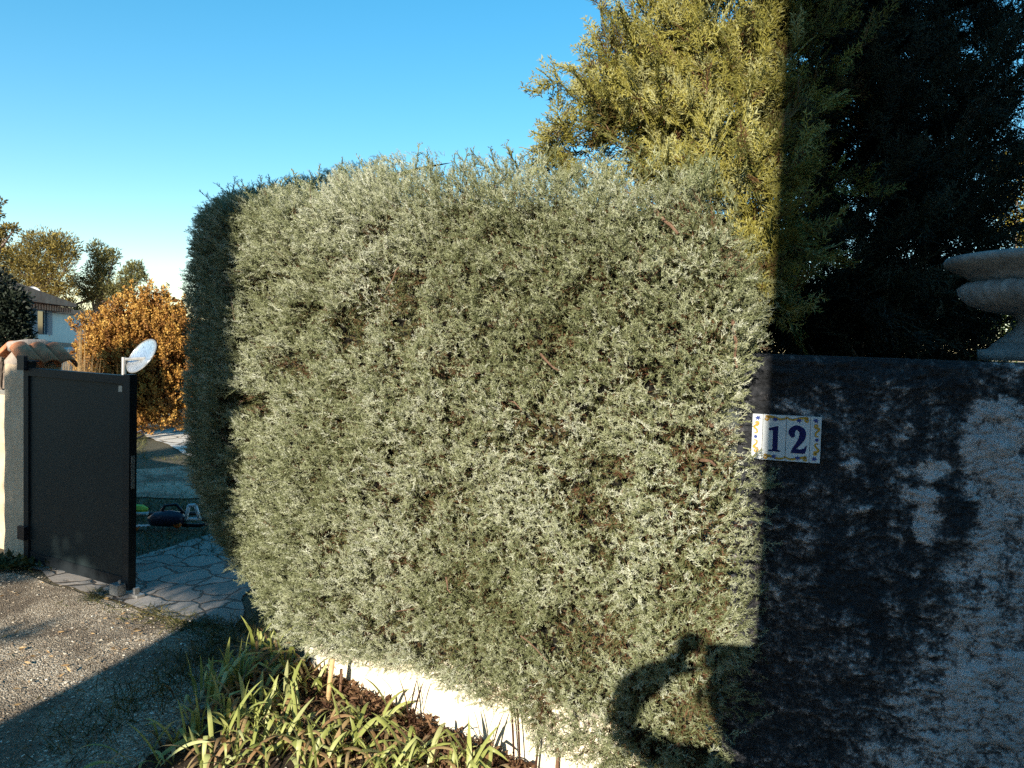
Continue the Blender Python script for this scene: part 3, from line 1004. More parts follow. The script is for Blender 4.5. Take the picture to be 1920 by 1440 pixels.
for i, (x0, x1) in enumerate(cells):
    w = x1 - x0
    if i in (1, 2):
        for top in (True, False):
            bo, bl_, bb = bmesh.new(), bmesh.new(), bmesh.new()
            yb = .93 if top else .065
            sg = 1 if top else 1
            c = (x0 + .14 * w if i == 1 else x0 + .86 * w, (yb + (-.02 if top else .0)) * h)
            dirx = 1 if i == 1 else -1
            tail = [(x0 + (.30 if i == 1 else .70) * w, (yb + .028) * h), (x0 + .5 * w, (yb + .012) * h), (x0 + (.72 if i == 1 else .28) * w, (yb - .02) * h), (x0 + (.93 if i == 1 else .07) * w, (yb + .0) * h), (x0 + (.97 if i == 1 else .03) * w, (yb + .035) * h)]
            sp_ = spiral(c, .05 * h, 1.6, -dirx * 1.0, 7)[::-1]
            scroll(bo, bl_, sp_ + tail, [.0016, .003, .0050, .0062, .0066, .0054, .0030])
            leaf(bb, (x0 + .52 * w, (yb - .03 if top else yb + .02) * h), .068 * h, 0.3 if top else 3.3)
            bm_obj('scroll_border', bo, M_OCHRE, tiles[i]); bm_obj('scroll_outline', bl_, M_LINE, tiles[i]); bm_obj('leaf_motif', bb, M_BLUELEAF, tiles[i])
    else:
        xc = x0 + (.36 if i == 0 else .62) * w
        sgx = 1 if i == 0 else -1
        for up in (1, -1):
            bo, bl_, bb = bmesh.new(), bmesh.new(), bmesh.new()
            c = (xc + sgx * .05 * w, (.5 + up * .30) * h)
            sp_ = spiral(c, .045 * h, -up * 1.2, sgx * up * 1.0, 7)[::-1]
            scroll(bo, bl_, sp_ + [(xc - sgx * .18 * w, (.5 + up * .22) * h), (xc + sgx * .1 * w, (.5 + up * .15) * h), (xc + sgx * .12 * w, (.5 + up * .09) * h), (xc - sgx * .15 * w, (.5 + up * .075) * h)], [.0016, .003, .0046, .0062, .0062, .0046, .003])
            leaf(bb, (xc + sgx * .16 * w, (.5 + up * .415) * h), .072 * h, .4 * sgx * up)
            bm_obj('scroll_border', bo, M_OCHRE, tiles[i]); bm_obj('scroll_outline', bl_, M_LINE, tiles[i]); bm_obj('leaf_motif', bb, M_BLUELEAF, tiles[i])
        bb = bmesh.new(); disc(bb, (xc, .5 * h), .036 * h, OFF - .0002, Ms); bm_obj('blue_dot', bb, M_BLUELEAF, tiles[i])

# ------------------------------------------------------------------ urn on the wall
uc = at_plane(1968, 600, W0 - WN * 0.21, WN)
urn = thing('urn', (uc[0], uc[1], WH), 'weathered stone urn with a gadrooned bowl standing on the wall top', 'urn')
S = 1.0
bm = lathe([(0.02, 0.0), (0.17, 0.0), (0.172, 0.03), (0.145, 0.035), (0.135, 0.05)], (uc[0], uc[1], WH + 0.006), 56)
bm_obj('foot', bm, M_URN, urn, True)
bm = lathe([(0.133, 0.0), (0.11, 0.02), (0.085, 0.045), (0.075, 0.065), (0.085, 0.08), (0.10, 0.085)], (uc[0], uc[1], WH + 0.056), 56)
bm_obj('stem', bm, M_URN, urn, True)
gad = lambda a, z: 1 + 0.10 * abs(math.cos(a * 13))
bm = lathe([(0.09, 0.0), (0.15, 0.012), (0.19, 0.03), (0.212, 0.055), (0.215, 0.075), (0.20, 0.09)], (uc[0], uc[1], WH + 0.141), 176, gad)
bm_obj('bowl', bm, M_URN, urn, True)
bm = lathe([(0.19, 0.0), (0.20, 0.012), (0.225, 0.03), (0.255, 0.045), (0.272, 0.055), (0.276, 0.066), (0.27, 0.076), (0.25, 0.08), (0.235, 0.072), (0.22, 0.03), (0.1, 0.02)], (uc[0], uc[1], WH + 0.228), 64)
bm_obj('rim', bm, M_URN, urn, True)

# ------------------------------------------------------------------ tall conifers behind
TP = [sprig_proto(100 + k, 0.105, 11, True, 0.85, 0.0024, 46, 0.95) for k in range(6)]


def conifer(name, label, base, blobs, n, mat, protos, trunk_mat, size=(0.7, 1.3), tone0=0.55, group=None, limbs=26, depthw=0.35, upb=0.5, twist=None, trunk_r=0.06, trunk_top=None, gapt=0.2):
    t = thing(name, (base[0], base[1], 0), label, 'tree', group)
    B = np.array([[*at_y(x, y, d), r * d / FPX] for x, y, r, d in blobs])
    area = B[:, 3] ** 2
    k = rng.choice(len(B), n, p=area / area.sum())
    per = 13
    nb = n // per
    k = k[:nb]
    d = unit(rng.normal(size=(nb, 3)))
    c = B[k, :3] + d * (B[k, 3] * rng.random(nb) ** 0.42)[:, None]
    ok = fbm(c * 4.5, 2, 91) < gapt
    c, d, k = c[ok], d[ok], k[ok]; nb = len(c)
    bd = unit(d * 0.7 + np.array([0, 0, upb]) + 0.45 * rng.normal(size=(nb, 3)))
    bs = unit(np.cross(bd, rng.normal(size=(nb, 3))))
    bl = rng.uniform(0.16, 0.34, nb) * np.clip(B[k, 3] / 0.16, 0.45, 1)
    q = np.tile(np.linspace(0, 1, per), (nb, 1)) + 0.03 * rng.normal(size=(nb, per))
    sg = np.where(np.arange(per) % 2, 1.0, -1.0)
    bend = (0.10 * q ** 2)[..., None] * np.array([0, 0, -1.0]) * (rng.random(nb) < .5)[:, None, None]
    P = (c[:, None] + bd[:, None] * (q * bl[:, None])[..., None] + bend).reshape(-1, 3)
    D = unit(bd[:, None] * 0.9 + bs[:, None] * (sg[None, :] * (1.05 - q))[..., None] + 0.16 * rng.normal(size=(nb, per, 3))).reshape(-1, 3)
    n = len(P)
    tb_ = np.repeat(0.20 * rng.normal(size=nb), per)
    tone = np.clip(tone0 + tb_ + 0.10 * rng.normal(size=n) + 0.22 * fbm(P * 3.5, 2, 17), 0.14, 1.0)
    dead = rng.random(n) < 0.06
    tone = np.where(dead, 0.05 * rng.random(n), tone)
    sp = Soup()
    sp.instance(protos, P, bases(D), rng.uniform(size[0], size[1], n), tone)
    sp.build('crown', mat, t)
    w = Soup()
    top = trunk_top if trunk_top is not None else [base[0], base[1], B[:, 2].max()]
    pts = [np.array([base[0], base[1], 0.0]) + (np.array(top) - [base[0], base[1], 0.0]) * q + 0.02 * rng.normal(size=3) * (0 < q < 1) for q in np.linspace(0, 1, 8)]
    w.tube(pts, np.linspace(trunk_r, trunk_r * 0.25, 8), 8)
    w.build('trunk', trunk_mat, t)
    w = Soup()
    big_ = np.where(B[:, 3] > 0.09)[0]
    for i in rng.choice(big_, limbs):
        q = B[i, :3] + B[i, 3] * 0.4 * unit(rng.normal(size=3))
        zz = min(max(q[2] - rng.uniform(0.2, 0.7), 0.5), pts[-1][2] - .1)
        f = zz / pts[-1][2]
        a = np.array(pts[0]) + (np.array(pts[-1]) - pts[0]) * f
        m = (a + q) / 2 + [0, 0, -0.05] + 0.04 * rng.normal(size=3)
        w.tube([a, (a + m) / 2 - [0, 0, .02], m, (m + q) / 2 - [0, 0, .01], q], np.linspace(0.011, 0.003, 5), 5)
    w.build('limbs', trunk_mat, t)
    return t, B


gb = [(1180, 240, 60, 3.35), (1125, 195, 26, 3.3), (1122, 85, 12, 3.3), (1170, 145, 38, 3.35), (1250, 85, 42, 3.4), (1230, 170, 105, 3.3), (1330, 130, 105, 3.2), (1330, 250, 115, 3.1), (1420, 70, 110, 3.15), (1420, 300, 105, 3.0),
      (1395, 400, 75, 2.6), (1310, 340, 55, 2.65), (1380, 330, 50, 2.6), (1270, 310, 30, 2.7), (1052, 245, 9, 3.3), (1078, 140, 8, 3.3), (1090, 275, 24, 3.3), (1035, 270, 6, 3.3), (1440, 480, 60, 2.55), (1410, 540, 35, 2.5), (1240, 45, 14, 3.4), (1375, -10, 70, 3.3), (1470, 180, 80, 3.0), (1030, 215, 6, 3.3), (1055, 290, 14, 3.3), (1150, 80, 8, 3.3), (1170, 80, 12, 3.3), (1400, 500, 40, 2.5), (1425, 560, 30, 2.45), (1085, 235, 22, 3.3), (1062, 262, 15, 3.3), (1100, 290, 26, 3.3), (1060, 160, 8, 3.3), (1072, 205, 14, 3.3), (1090, 250, 24, 3.3), (1050, 240, 12, 3.3), (1035, 225, 7, 3.3), (1180, 280, 70, 3.2)]
rng = np.random.default_rng(21)
tb = at_y(1290, 400, 3.25)
conifer('thuja_tree', 'golden green thuja with sunlit scaly sprays rising behind the hedge', tb, gb, 6200, M_THUJA, TP, M_BARK, (0.55, 1.15), 0.58, None, 18, gapt=0.6, upb=0.8, trunk_r=0.035)
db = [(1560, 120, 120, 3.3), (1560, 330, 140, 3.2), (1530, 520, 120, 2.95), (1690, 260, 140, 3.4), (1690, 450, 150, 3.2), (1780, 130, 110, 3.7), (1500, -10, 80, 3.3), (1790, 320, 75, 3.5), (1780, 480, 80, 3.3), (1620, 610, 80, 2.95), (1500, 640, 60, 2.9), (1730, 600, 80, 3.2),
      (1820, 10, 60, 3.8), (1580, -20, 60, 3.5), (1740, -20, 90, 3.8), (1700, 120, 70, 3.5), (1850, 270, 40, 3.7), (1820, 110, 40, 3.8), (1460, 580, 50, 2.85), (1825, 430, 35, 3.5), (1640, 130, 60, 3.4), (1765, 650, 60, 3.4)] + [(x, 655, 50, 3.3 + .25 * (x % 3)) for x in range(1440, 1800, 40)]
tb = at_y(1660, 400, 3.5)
conifer('cypress_tree', 'tall dark cypress in full shade above the stained wall', tb, db, 10500, M_SHADECONIFER, TP, M_BARKGREY, (0.7, 1.35), 0.5, None, 40, upb=0.35, trunk_r=0.06, gapt=0.6)


# leafy shrubs and trees made of small leaf faces
def leaf_cloud(P, D, size, tone, aspect=0.45):
    n = len(P)
    M = bases(D)
    l = size[:, None]; wv = l * aspect
    a = P; b = P + M[:, :, 2] * l * 0.5 + M[:, :, 0] * wv * 0.5; c = P + M[:, :, 2] * l; d = P + M[:, :, 2] * l * 0.5 - M[:, :, 0] * wv * 0.5
    V = np.stack([a, b, c, d], 1).reshape(-1, 3)
    F = (np.array([[0, 1, 2], [0, 2, 3]])[None] + 4 * np.arange(n)[:, None, None]).reshape(-1, 3)
    s = Soup(); s.add(V, F, np.repeat(tone, 4))
    return s


def leafy(name, label, cat, base, B, n, size, mat, trunk_mat=None, trunk_r=0.1, shell=0.5, upb=0.3, clump=None, group=None, trunk_top=None, aspect=0.45, gapt=0.4, gscale=1.0, limb_r=0.3):
    B = np.array(B, float)
    t = thing(name, (base[0], base[1], base[2] if len(base) > 2 else 0), label, cat, group)
    area = B[:, 3] ** 2
    k = rng.choice(len(B), n, p=area / area.sum())
    d = unit(rng.normal(size=(n, 3)))
    P = B[k, :3] + d * (B[k, 3] * rng.random(n) ** shell * (1 + 0.25 * fbm(d * 2.5 + k[:, None] * 3.1, 2, 3)))[:, None]
    if clump:
        q = np.round(P / clump + 0.3 * rng.normal(size=P.shape)) * clump
        P = P * 0.45 + q * 0.55
    g = fbm(P / (B[:, 3].mean() * 0.6) * gscale, 2, 5)
    kp = g < gapt
    P, d = P[kp], d[kp]; n = len(P)
    D = unit(d + np.array([0, 0, upb]) + 0.6 * rng.normal(size=(n, 3)))
    tone = np.clip(0.5 + 0.22 * rng.normal(size=n) + 0.3 * fbm(P / B[:, 3].mean() * 2, 2, 9), 0, 1)
    leaf_cloud(P, D, rng.uniform(size[0], size[1], n), tone, aspect).build('crown' if cat == 'tree' else 'foliage', mat, t)
    if trunk_mat:
        w = Soup()
        b0 = np.array([base[0], base[1], 0.0])
        top = np.array(trunk_top) if trunk_top is not None else np.array([B[:, 0].mean(), B[:, 1].mean(), B[:, 2].mean()])
        pts = [b0 + (top - b0) * q + trunk_r * 0.8 * rng.normal(size=3) * (0 < q < 1) * [1, 1, 0] for q in np.linspace(0, 1, 7)]
        w.tube(pts, np.linspace(trunk_r, trunk_r * 0.5, 7), 8)
        w.build('trunk', trunk_mat, t)
        w = Soup()
        for bb in B:
            f = rng.uniform(0.45, 0.95); a = b0 + (top - b0) * f; q = bb[:3]
            m = (a + q) / 2 + [0, 0, -0.1 * np.linalg.norm(q - a)]
            w.tube([a, (a + m) / 2, m, (m + q) / 2, q], np.linspace(trunk_r * limb_r * 1.6, trunk_r * limb_r * 0.4, 5), 6)
        w.build('limbs', trunk_mat, t)
    return t


def pxB(blobs):
    return [[*at_y(x, y, d), r * d / FPX] for x, y, r, d in blobs]


# yellow shrub past the wall at the right
leafy('yellow_shrub', 'sunlit yellow leaved shrub far behind the urn', 'shrub', at_y(1890, 600, 12), pxB([(1910, 320, 45, 12), (1940, 400, 70, 12), (1850, 630, 45, 12), (1900, 560, 80, 12), (1990, 300, 70, 12), (1985, 500, 110, 12), (1845, 690, 50, 12), (1905, 430, 30, 11.8)]), 9000, (0.05, 0.12), M_YELLOWLEAF, M_BARKGREY, 0.06, 0.5)

# orange conifer behind the gate
OD = 11.5
ob = [(240, 690, 66, OD), (295, 650, 55, OD), (250, 612, 40, OD), (285, 585, 26, OD), (318, 598, 28, OD), (222, 648, 44, OD), (180, 705, 34, OD), (330, 690, 56, OD), (186, 665, 26, OD), (260, 750, 60, OD), (310, 750, 55, OD), (215, 740, 46, OD), (345, 625, 30, OD), (370, 700, 60, OD + .5),
      (251, 562, 10, OD), (284, 560, 9, OD), (316, 566, 9, OD), (198, 594, 10, OD), (177, 614, 10, OD), (156, 624, 9, OD), (148, 655, 11, OD), (232, 585, 12, OD), (265, 575, 10, OD), (334, 585, 10, OD)]
OB = np.array(pxB(ob))
obush = thing('conifer_bush', (OB[0, 0], OB[0, 1], 0), 'orange bronze rounded conifer bush behind the open gate', 'bush')
n = 1250
k = rng.choice(len(OB), n, p=OB[:, 3] ** 2 / (OB[:, 3] ** 2).sum())
d = unit(rng.normal(size=(n, 3)))
d[:, 1] = -np.abs(d[:, 1]) * np.where(rng.random(n) < 0.75, 1, -1)
TC = OB[k, :3] + d * (OB[k, 3] * (0.75 + 0.3 * rng.random(n)))[:, None]
TD = unit(d * 0.5 + [0, 0, 0.8] + 0.25 * rng.normal(size=(n, 3)))
m = 64
q = rng.random((n, m))
tt = TD[:, None, :] * (q[..., None] * 0.23) + rng.normal(size=(n, m, 3)) * (0.032 * (1 - 0.7 * q))[..., None]
P = (TC[:, None, :] + tt).reshape(-1, 3)
D = unit(np.repeat(TD, m, 0) + 0.7 * rng.normal(size=P.shape))
tone = np.clip(np.repeat(0.5 + 0.18 * rng.normal(size=n), m) + 0.3 * (q.reshape(-1) - 0.5) + 0.1 * rng.normal(size=len(P)), 0, 1)
leaf_cloud(P, D, rng.uniform(0.024, 0.046, len(P)), tone, 0.6).build('foliage', M_ORANGE, obush)
w = Soup()
for i in range(len(OB)):
    b0 = np.array([OB[0, 0], OB[0, 1], 0.0]); e = OB[i, :3]
    w.tube([b0, b0 * .5 + e * .5 + [0, 0, .1], e], [0.05, 0.03, 0.012], 6)
w.build('stems', M_BARKGREY, obush)
sp = Soup()
d = unit(rng.normal(size=(9000, 3))); k = rng.choice(len(OB), 9000, p=OB[:, 3] ** 2 / (OB[:, 3] ** 2).sum())
leaf_cloud(OB[k, :3] + d * (OB[k, 3] * 0.75 * rng.random(9000) ** .4)[:, None], d, rng.uniform(0.06, 0.12, 9000), 0.25 * rng.random(9000), 0.6).build('inner_foliage', M_ORANGE, obush)

# pines far behind
pb = [(85, 470, 42, 38), (120, 465, 30, 38), (55, 500, 40, 38), (100, 510, 40, 38), (30, 490, 30, 38), (70, 540, 40, 38), (110, 545, 30, 38), (10, 480, 30, 38), (60, 455, 22, 38), (135, 480, 14, 38), (100, 455, 22, 38), (20, 540, 40, 38)]
leafy('pine_tree', 'broad golden topped pine left of the two pines behind the house', 'tree', at_y(80, 560, 38), pxB(pb), 22000, (0.10, 0.24), M_PINE, M_BARKGREY, 0.22, 0.55, 0.5, None, None, None, 0.25, 0.3, 1.8)
pb = [(182, 470, 22, 40), (195, 490, 28, 40), (185, 515, 32, 40), (170, 540, 26, 40), (215, 478, 14, 40), (140, 530, 16, 40), (200, 545, 25, 40), (160, 555, 16, 40), (255, 505, 20, 40), (240, 520, 24, 40), (265, 520, 14, 40), (240, 540, 22, 40), (215, 550, 22, 40), (180, 560, 22, 40), (130, 575, 18, 40), (150, 585, 14, 40), (175, 590, 14, 40), (272, 545, 8, 40)]
leafy('pine_tree', 'dark green open pine with a forked trunk above the orange bush', 'tree', at_y(165, 620, 40), [[a, b, c, r * .84] for a, b, c, r in pxB(pb)], 17000, (0.10, 0.24), M_PINEDARK, M_BARKGREY, 0.2, 0.55, 0.5, None, None, at_y(190, 520, 40), 0.25, 0.24, 1.8, 0.35)
pb = [(-20, 440, 30, 30), (12, 432, 14, 30), (28, 428, 9, 30), (-10, 400, 14, 30), (0, 378, 7, 30), (-40, 480, 50, 30)]
leafy('pine_tree', 'pine at the left frame edge reaching one sparse branch into the sky', 'tree', at_y(-60, 600, 30), pxB(pb), 4500, (0.08, 0.2), M_PINE, M_BARKGREY, 0.2, 0.6, 0.3)
pb = [(5, 575, 46, 9), (28, 600, 30, 9), (-8, 535, 30, 9), (10, 630, 46, 9), (-50, 580, 60, 9), (36, 572, 17, 9), (30, 640, 28, 9)]
leafy('evergreen_shrub', 'dark evergreen shrub behind the tile capped gate pillar', 'shrub', at_y(10, 640, 9), pxB(pb), 16000, (0.03, 0.07), M_SHRUBDARK, M_BARKGREY, 0.05, 0.45)  # shade from other trees put into the dark leaf colour
# far tree line closing the view low at the horizon
pb = [(x, 632 + 8 * math.sin(x * .07), 26, 70 + 6 * math.sin(x)) for x in range(-200, 460, 36)]
tl = leafy('far_trees', '', '', at_y(100, 640, 70), pxB(pb), 6000, (0.4, 0.9), M_PINEDARK)
for kk in ('label', 'category'):
    if kk in tl: del tl[kk]
tl['kind'] = 'stuff'

# dry ornamental grass
gp = at_y(125, 700, 8.5)
dg_ = thing('ornamental_grass', (gp[0], gp[1], 0), 'clump of dry straw coloured grass showing over the gate top', 'grass clump')
s = Soup()
n = 420
b = np.c_[gp[0] + 0.13 * rng.normal(size=n), gp[1] + 0.1 * rng.normal(size=n), np.zeros(n)]
hh = rng.uniform(1.0, 1.42, n)
tip = b + np.c_[0.12 * rng.normal(size=(n, 2)), hh]
s.cones(b, tip, 0.006, rng.random(n))
for i in range(5):
    q = b[i] + [0, 0, 0]
    s.tube([q, q + [0.02, 0, 0.9], q + [0.03, 0, 1.62]], [0.004, 0.003, 0.002], 4, 0.8)
s.build('stalks', M_STRAW, dg_)

# ------------------------------------------------------------------ far house
hA = at_y(45, 600, 23.0)
he = unit(np.array([-0.30, 0.95])); hn = np.array([he[1], -he[0]])
house = thing('house', (hA[0], hA[1], 0), 'pale house with blue grey shutters and tiled eaves behind the dark shrub', 'house')
Mh = frame_mat((hA[0], hA[1], 0), he, -hn)             # local x recedes along the visible wall, local y into the house


def h_at(px, py):
    p = at_plane(px, py, hA[:2], hn)
    return float(np.dot(p[:2] - hA[:2], he)), float(p[2])


x_end, z_eave = h_at(97, 574)
xr, zr = h_at(165, 592)
bm = bmesh.new()
box(bm, -9, x_end, 0, 8, 0, z_eave, Mh)
bm_obj('wall', bm, M_HOUSEW, house)
bm = bmesh.new()
prism(bm, [(-9.3, z_eave + .02), (x_end + .9, z_eave + .02), (x_end + .9, z_eave + .14), (-4, z_eave + .55), (-9.3, z_eave + .55)], -0.55, 8.4, Mh)
roof = bm_obj('roof', bm, M_ROOF, house)
bm = bmesh.new()
for i in range(46):
    x = -9.2 + i * (x_end + 9.9) / 45
    box(bm, x, x + .13, -0.42, -0.02, z_eave - .18, z_eave - .02, Mh)
bm_obj('cornice', bm, M_ROOF, house)
bm = bmesh.new()
box(bm, x_end + .01, xr + 9, 0.25, 7, 0, zr, Mh)
bm_obj('wing_wall', bm, M_HOUSEW, house)
bm = bmesh.new()
box(bm, x_end + .02, xr + 9.3, 0.05, 7.3, zr + .003, zr + .18, Mh)
bm_obj('wing_coping', bm, M_ROOF, house)
wx0_, wz1 = h_at(70, 583); wx1_, wz0 = h_at(83, 627)
bm = bmesh.new()
box(bm, wx0_ - .2, wx1_, -0.004, 0.05, wz0, wz1, Mh)
win = bm_obj('window', bm, M_GLASS, house)
bm = bmesh.new()
box(bm, wx0_ - .3, wx1_ + .1, -0.10, -0.006, wz0 - .16, wz0 - .003, Mh)
bm_obj('sill', bm, M_HOUSEW, win)
sx0_, _ = h_at(84, 600); sx1_, _ = h_at(94, 600)
for a_, b_ in ((sx0_, sx1_), (wx0_ - 1.2, wx0_ - .22)):
    bm = bmesh.new()
    box(bm, a_, b_, -0.07, -0.003, wz0 - .02, wz1 + .05, Mh)
    for i in range(9):
        zz = wz0 + .08 + i * (wz1 - wz0 - .1) / 9
        box(bm, a_ + .07, b_ - .07, -0.085, -0.071, zz, zz + .05, Mh)
    bm_obj('shutter', bm, M_SHUTTER, house)
lx0, lz0 = h_at(70, 647); lx1, lz1 = h_at(140, 668)
bm = bmesh.new()
prism(bm, [(lx0 - 3, 0), (lx1 + 3, 0), (lx1 + 3, lz0 - .12), (lx0 - 3, lz0 - .02)], -2.4, -0.003, Mh)
bm_obj('lean_to_wall', bm, M_HOUSEW, house)
bm = bmesh.new()
vs = [bm.verts.new(Mh @ Vector(c)) for c in ((lx0 - 3, -0.004, lz0 + .25), (lx1 + 3, -0.004, lz0 - .1), (lx1 + 3, -2.8, lz0 - .75), (lx0 - 3, -2.8, lz0 - .4), (lx0 - 3, -0.004, lz0 + .1), (lx1 + 3, -0.004, lz0 - .25), (lx1 + 3, -2.8, lz0 - .9), (lx0 - 3, -2.8, lz0 - .55))]
for q in ((0, 1, 2, 3), (7, 6, 5, 4), (0, 4, 5, 1), (1, 5, 6, 2), (2, 6, 7, 3), (3, 7, 4, 0)):
    bm.faces.new([vs[i] for i in q])
bm_obj('lean_to_roof', bm, M_ROOF, house)


def dish(name, c, nrm, r, label, matf, arm_to=None, elong=1.0, roll=0.0, pole=None, feed=True):
    t = thing(name, (c[0], c[1], 0 if pole else c[2]), label, 'satellite dish')
    z = unit(nrm); x = unit(np.cross([0, 0, 1.0], z)); y = np.cross(z, x)
    x, y = x * math.cos(roll) + y * math.sin(roll), y * math.cos(roll) - x * math.sin(roll)
    s = Soup()
    seg, rings = 48, 8
    for side, dz in ((1, 0.0), (-1, -0.008 * r / .3)):
        V = [c + z * (dz - 0.22 * r)]
        for i in range(1, rings + 1):
            q = i / rings
            for j in range(seg):
                a = 2 * math.pi * j / seg
                V.append(c + (x * math.cos(a) + y * math.sin(a) * elong) * r * q + z * (0.22 * r * (q * q - 1) + dz))
        F = []
        for j in range(seg):
            F.append([0, 1 + j, 1 + (j + 1) % seg][::side])
        for i in range(rings - 1):
            for j in range(seg):
                a0 = 1 + i * seg + j; a1 = 1 + i * seg + (j + 1) % seg
                F += [[a0, a0 + seg, a1 + seg][::side], [a0, a1 + seg, a1][::side]]
        s.add(V, F)
    s.build('reflector', matf, t, True)
    s = Soup()
    a = np.linspace(0, 2 * math.pi, 49)
    s.tube([c + (x * math.cos(q) + y * math.sin(q) * elong) * r + z * -0.003 for q in a], 0.012 * r / .3, 6, cap=False)
    s.build('edge_ring', M_STEEL, t)
    if feed:
     s = Soup()
     f = c + z * r * 0.95 + y * -0.25 * r
     s.tube([c - y * r * elong * 0.98, (c - y * r * elong + f) / 2 - z * .02, f], 0.02 * r, 6)
     s.build('feed_arm', M_STEEL, t)
     s = Soup()
     s.tube([f - z * .2 * r, f + z * .06 * r], [0.10 * r, 0.10 * r], 10)
     s.build('feed_horn', M_WHITEPL, t)
    s = Soup()
    b = c - z * (0.26 * r)
    if pole is not None:
        s.tube([[pole[0], pole[1], 0], [pole[0], pole[1], c[2] - 0.02]], 0.02, 10)
        s.tube([[pole[0], pole[1], c[2] - .04], b], 0.014, 8)
    else:
        s.tube([b, b - z * .3 * r - [0, 0, .2 * r], b - z * .3 * r - [0, 0, 1.3 * r]], 0.05 * r, 8)
    s.build('mast', M_STEEL, t)
    return t


c = at_y(63, 549, 24.5)
dish('satellite_dish', c, (0.75, -0.6, 0.3), 0.22, 'small white satellite dish on the roof of the pale house', M_WHITEPL)
c = at_y(265, 667, 6.6)
dish('satellite_dish', c, (-0.48, -0.71, 0.52), 0.17, 'streaky pale blue oval dish tilted up beside the gate top', M_DISH, elong=1.0, pole=(c[0] - .17, c[1] + .03), feed=False)

# ------------------------------------------------------------------ gate and its pillar
GR = at_z(246, 1117)[:2]; GL = at_z(50, 1058)[:2]
ge = unit(GR - GL); gn = np.array([ge[1], -ge[0]]); GWd = float(np.linalg.norm(GR - GL))
gate = thing('gate', (GL[0], GL[1], 0), 'open dark anthracite metal gate leaf hinged on the tile capped pillar', 'gate')
Mg = frame_mat((GL[0], GL[1], 0), ge, -gn)
def g_z(px, py):
    return float(at_plane(px, py, GL, gn)[2])
ZT = g_z(150, 696)
ZB = 0.035
def gbox(name, x0, x1, y0, y1, z0, z1, mat, par, bev=0.002):
    bm = bmesh.new(); box(bm, x0, x1, y0, y1, z0, z1, Mg)
    return bm_obj(name, bm, mat, par, False, bev)
gbox('stile', 0.0, 0.055, -0.02, 0.03, ZB, ZT + 0.035, M_GATEFR, gate)
gbox('stile', GWd - 0.06, GWd, -0.02, 0.03, ZB, ZT + 0.005, M_GATEFR, gate)
gbox('rail', 0.0552, GWd - 0.0602, -0.02, 0.03, ZT - 0.055, ZT - 0.004, M_GATEFR, gate)
gbox('rail', 0.0552, GWd - 0.0602, -0.012, 0.03, ZB + .002, ZB + 0.07, M_GATEFR, gate)
pn = gbox('panel', 0.0554, GWd - 0.0604, -0.006, 0.018, ZB + 0.0702, ZT - 0.0552, M_GATE, gate, 0)
gbox('sticker', GWd - 0.125, GWd - 0.09, -0.0075, -0.0063, ZT - .105, ZT - .068, M_STEEL, pn, 0)
gbox('lock_plate', GWd + 0.0002, GWd + 0.004, -0.008, 0.016, 0.66, 0.86, M_STEEL, gate, 0)
hb = gbox('hinge', -0.03, 0.05, -0.045, -0.0205, ZT - .02, ZT + .075, M_BLACK, gate, 0.003)
gbox('hinge', -0.03, 0.05, -0.045, -0.0205, 0.18, 0.27, M_BLACK, gate, 0.003)
gbox('end_cap', 0.03, 0.10, -0.0205, 0.0305, ZT + .0355, ZT + .045, M_BLACK, gate, 0.002)
s = Soup()
q = np.array([*(GR - ge * .045 + gn * .045), 0])
s.tube([q + [0, 0, .0], q + [0, 0, .10]], 0.009, 8)
s.build('drop_bolt', M_STEEL, gate)
bm = bmesh.new()
box(bm, GWd - .10, GWd - .02, -0.075, -0.0215, 0.012, 0.075, Mg)
bm_obj('bolt_guide', bm, M_STEEL, gate, False, 0.008)
bm = bmesh.new()
box(bm, GWd + .006, GWd + .085, -0.02, 0.03, 0.0055, 0.02, Mg); box(bm, GWd + .03, GWd + .05, -0.01, 0.02, 0.021, 0.055, Mg)
gs = bm_obj('gate_stop', bm, M_STEEL, None, False, 0.004)
tag(gs, 'small steel gate stop set in the paving at the foot of the gate', 'gate stop')

PD = 5.1
PL = at_plane(9, 1050, GL - gn * 0.055, gn)[:2]
pe = ge; pn_ = gn
pil = thing('gate_pillar', (PL[0], PL[1], 0), 'rough beige pillar with terracotta tile cap at the gate hinge', 'pillar')
off = float(np.dot(PL - GL, gn))
Mp = frame_mat((PL[0], PL[1], 0), pe, -pn_)
PWd = 0.27
PDp = 0.24
def p_at(px, py):
    p = at_plane(px, py, PL, pn_); return float(np.dot(p[:2] - PL, pe)), float(p[2])
zc = p_at(20, 682)[1]; zap = p_at(58, 660)[1]
bm = bmesh.new()
box(bm, 0, PWd, 0, PDp, -.05, zc, Mp)
bmesh.ops.subdivide_edges(bm, edges=bm.edges, cuts=12, use_grid_fill=True)
for v in bm.verts:
    f = 0.006 * float(fbm(np.array([v.co]) * 14, 3, 4)[0])
    v.co += Vector((f, f, f * .4))
bm_obj('shaft', bm, M_PILLAR, pil, True, 0.0)
bm = bmesh.new()
prism(bm, [(0.0, zc - .004), (PWd, zc - .004), (PWd, zc + .02), (PWd * .5, zap + .02), (0, zc + .02)], -0.001, PDp + .001, Mp)
bm_obj('gable', bm, M_MORTAR, pil)


